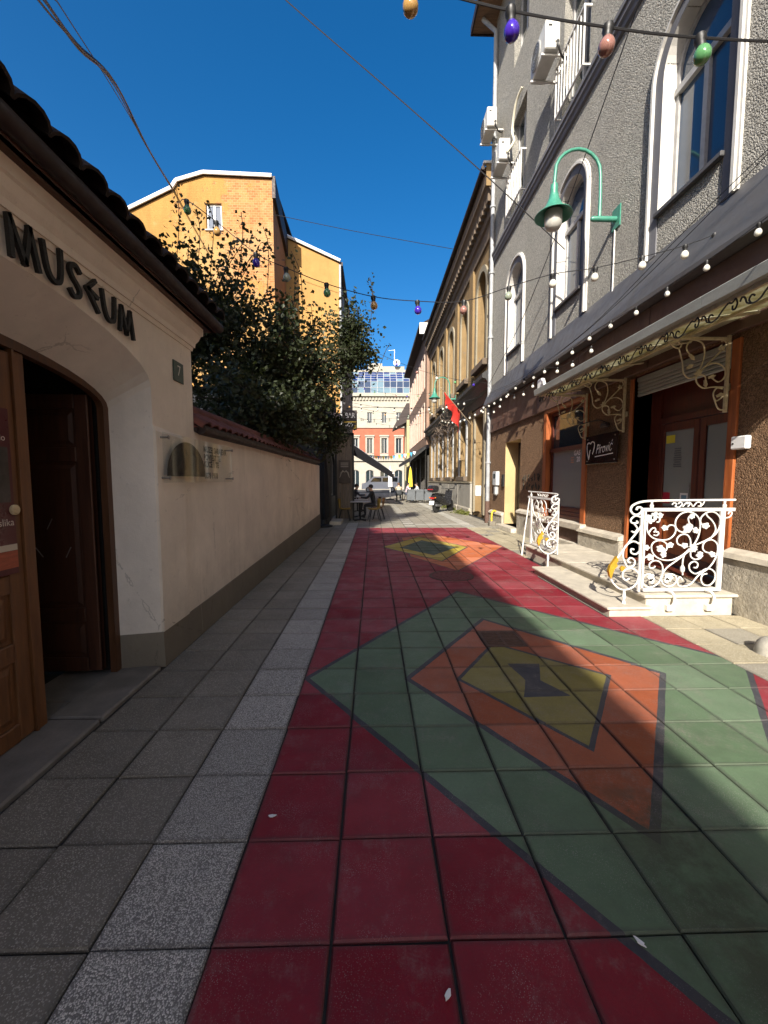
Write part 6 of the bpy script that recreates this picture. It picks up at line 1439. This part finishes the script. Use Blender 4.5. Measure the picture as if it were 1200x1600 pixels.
mb_ = simple('mailbox_white', (0.6, 0.6, 0.58), 0.5, 0.1)
bx2 = MB().box(OX - 0.5, OX - 0.28, 15.8, 15.95, 0.95, 1.35, None, 0.01).build('letter_box', mb_); tag(bx2, 'small white box on the wall between rain pipe and dark house door', 'letter box')

# ------------------------------------------------------------------ tree behind the wall
def leaf_mat(name, c):
    t = NT(name); n = t.noise(9, 3); col = t.mix(t.ramp(n, .3, .7), dk(c, .6), dk(c, 1.5))
    t.set(col, 0.5, spec=0.4); tl = t.new("BsdfTranslucent"); t.link(t.mix(0.5, col, (0.10, 0.13, 0.02)), tl.inputs[0])
    mx = t.new("MixShader"); mx.inputs[0].default_value = 0.22; t.link(t.b.outputs[0], mx.inputs[1]); t.link(tl.outputs[0], mx.inputs[2]); t.link(mx.outputs[0], t.n["Material Output"].inputs[0]); return t.m
M_LEAF = leaf_mat('tree_leaf', (0.028, 0.036, 0.015))
M_BARK = simple('bark', (0.045, 0.035, 0.028), 0.95, 0.4, 8, bump=0.7, bscale=30, bdist=0.01)
rnd = random.Random(21)
tree = thing('garden_tree', 'dark leafy tree spreading over the tiled courtyard wall', 'tree', loc=(-2.75, 8.7, 0))
def add_leaf(V, F, p, s, rg):
    d = Vector((rg.uniform(-1, 1), rg.uniform(-1, 1), rg.uniform(-.9, .5))).normalized()
    u = d.orthogonal().normalized(); u.rotate(Matrix.Rotation(rg.uniform(0, 6.28), 3, d)); nrm = d.cross(u)
    a = p; b = p + d * s * .5 + u * s * .34 + nrm * s * .06; c = p + d * s; e = p + d * s * .5 - u * s * .34 + nrm * s * .06; m = p + d * s * .5
    o = len(V); V += [a, b, c, e, m]; F += [[o, o + 1, o + 4], [o + 1, o + 2, o + 4], [o + 2, o + 3, o + 4], [o + 3, o, o + 4]]
base = Vector((-2.75, 8.7, 0))
ELL = [((-3.0, 8.5, 4.45), (1.75, 1.7, 2.0), 185), ((-1.65, 9.4, 4.15), (1.15, 1.6, 1.75), 105), ((-4.2, 8.4, 4.6), (0.95, 1.2, 1.6), 60), ((-0.55, 10.2, 4.7), (0.60, 0.9, 1.25), 42), ((-2.4, 8.2, 2.9), (1.5, 2.4, 0.95), 110), ((-1.3, 11.0, 3.0), (0.65, 1.2, 0.95), 34)]
wood_mb = MB(); LV = []; LF = []
trunk = [base, base + Vector((0.05, 0, 1.0)), base + Vector((-0.05, 0.05, 2.0)), base + Vector((0.0, 0.0, 2.8))]
wood_mb.tube(crom(trunk, 4), [0.16 - 0.006 * i for i in range(13)], 9)
hubs = []
for (c, r, n) in ELL:
    c = Vector(c)
    for k in range(3):
        h = c + Vector((rnd.uniform(-.45, .45) * r[0], rnd.uniform(-.45, .45) * r[1], rnd.uniform(-.5, .3) * r[2])); st_ = Vector(trunk[rnd.choice((1, 2, 3, 3))])
        mid_ = st_.lerp(h, .5) + Vector((rnd.uniform(-.2, .2), rnd.uniform(-.2, .2), .25)); pts = crom([st_, mid_, h], 5)
        wood_mb.tube(pts, [0.065 - 0.045 * i / (len(pts) - 1) for i in range(len(pts))], 6); hubs.append((h, c))
for ei, (c, r, n) in enumerate(ELL):
    c = Vector(c); mine = hubs[ei * 3:ei * 3 + 3]
    for k in range(n):
        d = Vector((rnd.gauss(0, 1), rnd.gauss(0, 1), rnd.gauss(0, 1))).normalized() * (rnd.random() ** .45)
        tip = c + Vector((d.x * r[0], d.y * r[1], d.z * r[2]))
        if tip.z < 2.0: continue
        h = min(mine, key=lambda q: (q[0] - tip).length)[0]
        st_ = h.lerp(tip, rnd.uniform(.0, .3)); m_ = st_.lerp(tip, .55) + Vector((rnd.uniform(-.12, .12), rnd.uniform(-.12, .12), rnd.uniform(-.05, .15)))
        pts = crom([st_, m_, tip], 4); wood_mb.tube(pts, [0.014 - 0.010 * i / (len(pts) - 1) for i in range(len(pts))], 4, cap=False)
        for q in range(rnd.randint(52, 92)):
            t_l = rnd.random() ** .6; p = pts[min(len(pts) - 1, int(t_l * (len(pts) - 1) + .5))] + Vector((rnd.gauss(0, .14), rnd.gauss(0, .14), rnd.gauss(0, .13)))
            add_leaf(LV, LF, p, rnd.uniform(.07, .122), rnd)
# stray upright twigs with leaves against the house and sky
for (x, y, z, L_) in [(-4.0, 8.6, 6.0, 1.25), (-3.55, 8.6, 6.1, .9), (-4.75, 8.5, 5.6, .9), (-2.2, 8.8, 5.9, .9), (-1.75, 9.2, 5.5, 1.0), (-2.75, 8.6, 6.0, .8), (-0.1, 10.3, 5.6, .9), (-0.35, 10.2, 5.3, .6), (-1.5, 9.0, 5.4, .9), (0.05, 10.4, 4.6, .35), (-4.95, 8.6, 5.0, .5), (-3.2, 8.4, 6.1, .7)]:
    a = Vector((x, y, z)); b = a + Vector((rnd.uniform(-.2, .35), rnd.uniform(-.2, .2), L_)); m_ = a.lerp(b, .5) + Vector((.08, 0, 0)); pts = crom([a - Vector((0, 0, .5)), m_, b], 6)
    wood_mb.tube(pts, 0.007, 4)
    for q in range(int(34 * L_)):
        p = pts[rnd.randrange(3, len(pts))] + Vector((rnd.gauss(0, .06), rnd.gauss(0, .06), rnd.gauss(0, .05))); add_leaf(LV, LF, p, rnd.uniform(.055, .10), rnd)
at(wood_mb.build('trunk', M_BARK, tree, True))
me = bpy.data.meshes.new('crown'); me.from_pydata([tuple(v) for v in LV], [], LF); me.materials.append(M_LEAF)
cr = bpy.data.objects.new('crown', me); COL.objects.link(cr); cr.parent = tree; cr["kind"] = "stuff"; at(cr)
# bare climber on the ochre house
cl = thing('bare_climber', 'tangled bare climbing plant on the string cornice of the ochre house', 'climbing plant', loc=(OX - 0.4, 18, 4.6))
mb = MB()
for k in range(60):
    a = Vector((OX - rnd.uniform(.15, .7), rnd.uniform(17.5, 26), rnd.uniform(3.9, 5.1))); pts = [a]
    for q in range(4): a = a + Vector((rnd.uniform(-.25, .15), rnd.uniform(-.7, .7), rnd.uniform(-.35, .25))); pts.append(a)
    mb.tube(crom(pts, 3), 0.012, 4)
o = mb.build('stems', simple('dry_stem', (0.16, 0.12, 0.09), 0.9, 0.3, 8), cl); o["kind"] = "stuff"; at(o)
# weeds at the foot of the ochre house
wd = []; wf = []
for k in range(900):
    y = rnd.choice((rnd.uniform(18.0, 19.6), rnd.uniform(20.8, 24.5))); add_leaf(wd, wf, Vector((OX - 0.2 - abs(rnd.gauss(0, .22)), y, rnd.uniform(0, .14))), rnd.uniform(.05, .12), rnd)
me = bpy.data.meshes.new('weeds'); me.from_pydata([tuple(v) for v in wd], [], wf); me.materials.append(leaf_mat('weed_leaf', (0.12, 0.13, 0.03)))
o = bpy.data.objects.new('weeds', me); COL.objects.link(o); tag(o, 'straggly green and dry weeds along the foot of the ochre house', 'weeds', kind='stuff')

# ------------------------------------------------------------------ string lights and cables
def bulb_mat(name, c, tr=0.0):
    t = NT(name); t.set(c, 0.12, spec=0.6); t.b.inputs['Coat Weight'].default_value = 0.5
    if tr: t.b.inputs['Transmission Weight'].default_value = tr
    return t.m
BM = {'blue': bulb_mat('bulb_blue', (0.07, 0.03, 0.45), .25), 'pink': bulb_mat('bulb_pink', (0.34, 0.17, 0.14), .15), 'green': bulb_mat('bulb_green', (0.11, 0.30, 0.12), .15), 'orange': bulb_mat('bulb_orange', (0.46, 0.27, 0.09), .1),
      'white': bulb_mat('bulb_white', (0.62, 0.60, 0.53)), 'grey': bulb_mat('bulb_grey', (0.32, 0.36, 0.28), .2)}
bproto = {}
def light_string(lab, pts, bulbs, r=0.006, k=6, size=1.0, group='light strings over the street'):
    t = thing('light_string', lab, 'string lights', group)
    MB().tube(crom(pts, k), r, 5).build('cable', M_CABLE, t)
    for (p, colr) in bulbs:
        p = Vector(p)
        if colr not in bproto:
            b = MB().lathe([(0.020, 0.0), (0.028, -0.010), (0.040, -0.030), (0.0435, -0.052), (0.038, -0.074), (0.023, -0.089), (0.0, -0.094)], (0, 0, -0.055), 14).build('bulb', BM[colr], t, True)
            s_ = MB().lathe([(0.012, 0.012), (0.028, 0.008), (0.030, -0.02), (0.024, -0.03), (0.024, -0.062), (0.0, -0.062)], (0, 0, 0), 12).build('socket', M_BLACK, b, True); bproto[colr] = (b, s_)
        else:
            b = inst(bproto[colr][0], t); s_ = inst(bproto[colr][1], b)
        b.location = p; b.scale = (size,) * 3; b.rotation_euler = (rnd.uniform(-.12, .12), rnd.uniform(-.12, .12), rnd.uniform(0, 6))
    return t
s1 = [(-2.1, 2.4, 4.75), (-0.8, 2.4, 4.4), (0.197, 2.4, 4.22), (0.757, 2.4, 4.11), (1.301, 2.4, 4.04), (1.82, 2.4, 4.0), (2.5, 2.4, 4.0), (3.4, 2.4, 4.1), (4.0, 2.4, 4.35)]
light_string('nearest light string overhead with large blue, pink, green and orange bulbs', s1, [(s1[2], 'orange'), (s1[3], 'blue'), (s1[4], 'pink'), (s1[5], 'green'), (s1[7], 'orange'), (s1[1], 'white')], 0.007)
raw = [(-2.148, 4.696, 'green'), (-1.818, 4.468, 'orange'), (-1.369, 4.118, 'blue'), (-1.022, 3.963, 'grey'), (-0.55, 3.787, 'green'), (0.002, 3.646, 'orange'), (0.529, 3.599, 'blue'), (1.09, 3.604, 'pink'), (1.628, 3.772, 'grey'), (2.15, 3.925, 'white'), (2.668, 4.004, 'white'), (3.232, 4.136, 'white'), (3.749, 4.275, 'white'), (4.1, 4.41, 'white')]
p2 = [(x, 5.0, z + 0.085) for x, z, c in raw]
light_string('long light string from the tree across to the grey house, mixed bulbs', [(-10.1, 21.9, 16.3), (-7.6, 16.5, 12.3), (-5.0, 11.0, 8.6), (-3.3, 7.4, 6.3)] + p2 + [(4.2, 5.0, 4.62)], [((x, 5.0, z + 0.08), c) for x, z, c in raw], 0.005)
def along(lab, x, y0, y1, z, n, sag, dx=0.0, col='white', size=.78):
    pts = []; bl = []
    for i in range(n + 1):
        s = i / n; pts.append((x + dx * s, y0 + (y1 - y0) * s, z - sag * 4 * ((s * 3) % 1) * (1 - (s * 3) % 1)))
        if 0 < i: bl.append(((pts[-1][0], pts[-1][1], pts[-1][2] - .005), col))
    return light_string(lab, pts, bl, 0.005, 3, size)
along('white light string running along the lower edge of the metal skirt', RX - 0.33, 3.6, 14.6, 4.22, 17, 0.10)
along('second white light string hanging lower along the brown fascia', RX - 0.42, 6.6, 14.7, 4.08, 12, 0.22, 0.1)
def across(lab, a, b, n, sag, cols, size=1.0):
    a = Vector(a); b = Vector(b); pts = []; bl = []
    for i in range(n + 1):
        s = i / n; p = a.lerp(b, s); p.z -= sag * 4 * s * (1 - s); pts.append(p)
        if 0 < i < n: bl.append((p, cols[i % len(cols)]))
    return light_string(lab, pts, bl, 0.006, 2, size)
across('light string crossing from the yellow house to the corner pipe', (-2.0, 12.5, 6.6), (4.2, 14.6, 5.0), 9, 0.5, ['blue', 'pink', 'white', 'green'])
across('light string fanning out from the corner pipe to the ochre house eaves', (4.1, 14.6, 4.3), (3.9, 24.0, 5.2), 11, 0.35, ['white'])
across('light string crossing over the cafe tables, white bulbs', (-1.8, 16.5, 4.9), (4.1, 15.4, 4.7), 9, 0.45, ['white'])
across('light string crossing the street in front of the awning', (-1.8, 21, 5.6), (4.2, 21, 5.3), 10, 0.5, ['grey', 'orange', 'white'])
across('light string crossing the street beyond the awning, higher', (-1.9, 27, 8.2), (4.1, 25, 7.0), 9, 0.6, ['grey', 'pink', 'blue', 'green'])
across('farthest light string crossing before the pink house', (-1.9, 33, 7.0), (4.0, 33, 6.2), 11, 0.6, ['grey', 'white'])
across('low light string from the ochre house corner over the terrace', (4.0, 16.2, 4.9), (-1.7, 30, 6.2), 13, 0.5, ['white', 'grey'])
def cable(lab, pts, r=0.01, n=1, spread=0.04):
    t = thing('overhead_cable', lab, 'cable', 'overhead cables')
    for i in range(n):
        MB().tube(crom([(x + rnd.uniform(-spread, spread), y + rnd.uniform(-spread, spread), z + rnd.uniform(-spread, spread)) for x, y, z in pts], 6), r, 5).build('wire', M_CABLE, t)
    return t
cable('loose bundle of black cables sagging down at the upper left', [(-2.2, 2.0, 5.5), (-3.808, 5.0, 7.108), (-4.383, 6.0, 7.916), (-5.275, 8.0, 9.322), (-6.373, 11.0, 11.308), (-8.225, 16.0, 13.706), (-10.134, 21.9, 16.334)], 0.016, 4, 0.05)
cable('thin straight cable beside the upper left bundle', [(-2.2, 2.4, 5.4), (-3.507, 5.0, 6.955), (-5.415, 8.0, 9.79), (-7.373, 13.0, 12.562), (-10.134, 21.9, 16.334)], 0.012)
cable('single cable running from the top of the sky to the corner pipe', [(-2.6, 9, 12.0), (-1.694, 9, 11.229), (0.243, 9.0, 9.66), (2.4, 9.0, 7.91), (4.2, 9.2, 6.6)], 0.011)
cable('thin cable between the yellow house and the ochre house eaves', [(-5.0, 22, 15.1), (-1, 21.5, 14.1), (4.0, 21, 13.0)], 0.014)
cable('cable slanting down across the grey facade past the lamp', [(RX - 0.35, 5.9, 9.0), (RX - 0.30, 8.4, 7.4), (RX - 0.25, 11.0, 5.9), (RX - 0.2, 14.6, 5.0)], 0.009)
cable('pair of thin cables draped along the metal skirt', [(RX - 0.05, 3.0, 5.3), (RX - 0.2, 5.0, 4.8), (RX - 0.32, 7.5, 4.3), (RX - 0.36, 11, 4.2), (RX - 0.15, 14.6, 4.6)], 0.005, 2, 0.06)
# bunting over the far end
bt = thing('bunting', 'string of small blue, white and yellow flags across the far street', 'bunting', loc=(0, 44, 5))
pts = [Vector((-1.9, 46, 4.8)).lerp(Vector((3.9, 36, 4.2)), i / 24) - Vector((0, 0, .5 * 4 * (i / 24) * (1 - i / 24))) for i in range(25)]
at(MB().tube(pts, 0.012, 4).build('cord', M_CABLE, bt))
fm = [simple('flag_blue', (0.05, 0.3, 0.5), .7, 0), simple('flag_white', (0.8, 0.8, 0.8), .7, 0), simple('flag_yellow', (0.75, 0.6, 0.05), .7, 0)]
for i, p in enumerate(pts[1:-1]): at(MB().prism([(-.14, 0), (.14, 0), (0, -.4)], lambda u, v, w, p=p: (p.x + u, p.y + w, p.z + v), 0, 0.012).build('flag', fm[i % 3], bt))

gp_ = thing('gas_pipe', 'yellow gas pipe bend on a grey footing beside the rain pipe', 'gas pipe', loc=(RX - 0.22, 13.75, 0))
MB().tube(crom([(0.0, 0, 0.0), (0.0, 0, 0.38), (0.05, 0.03, 0.50), (0.14, 0.06, 0.50), (0.20, 0.08, 0.40)], 5), 0.032, 8).build('pipe', simple('gas_yellow', (0.6, 0.42, 0.04), 0.5, 0.15, 9), gp_, True)
MB().box(-0.10, 0.12, -0.13, 0.13, -0.01, 0.16, None, 0.02).build('footing', M_GREYPLINTH, gp_)
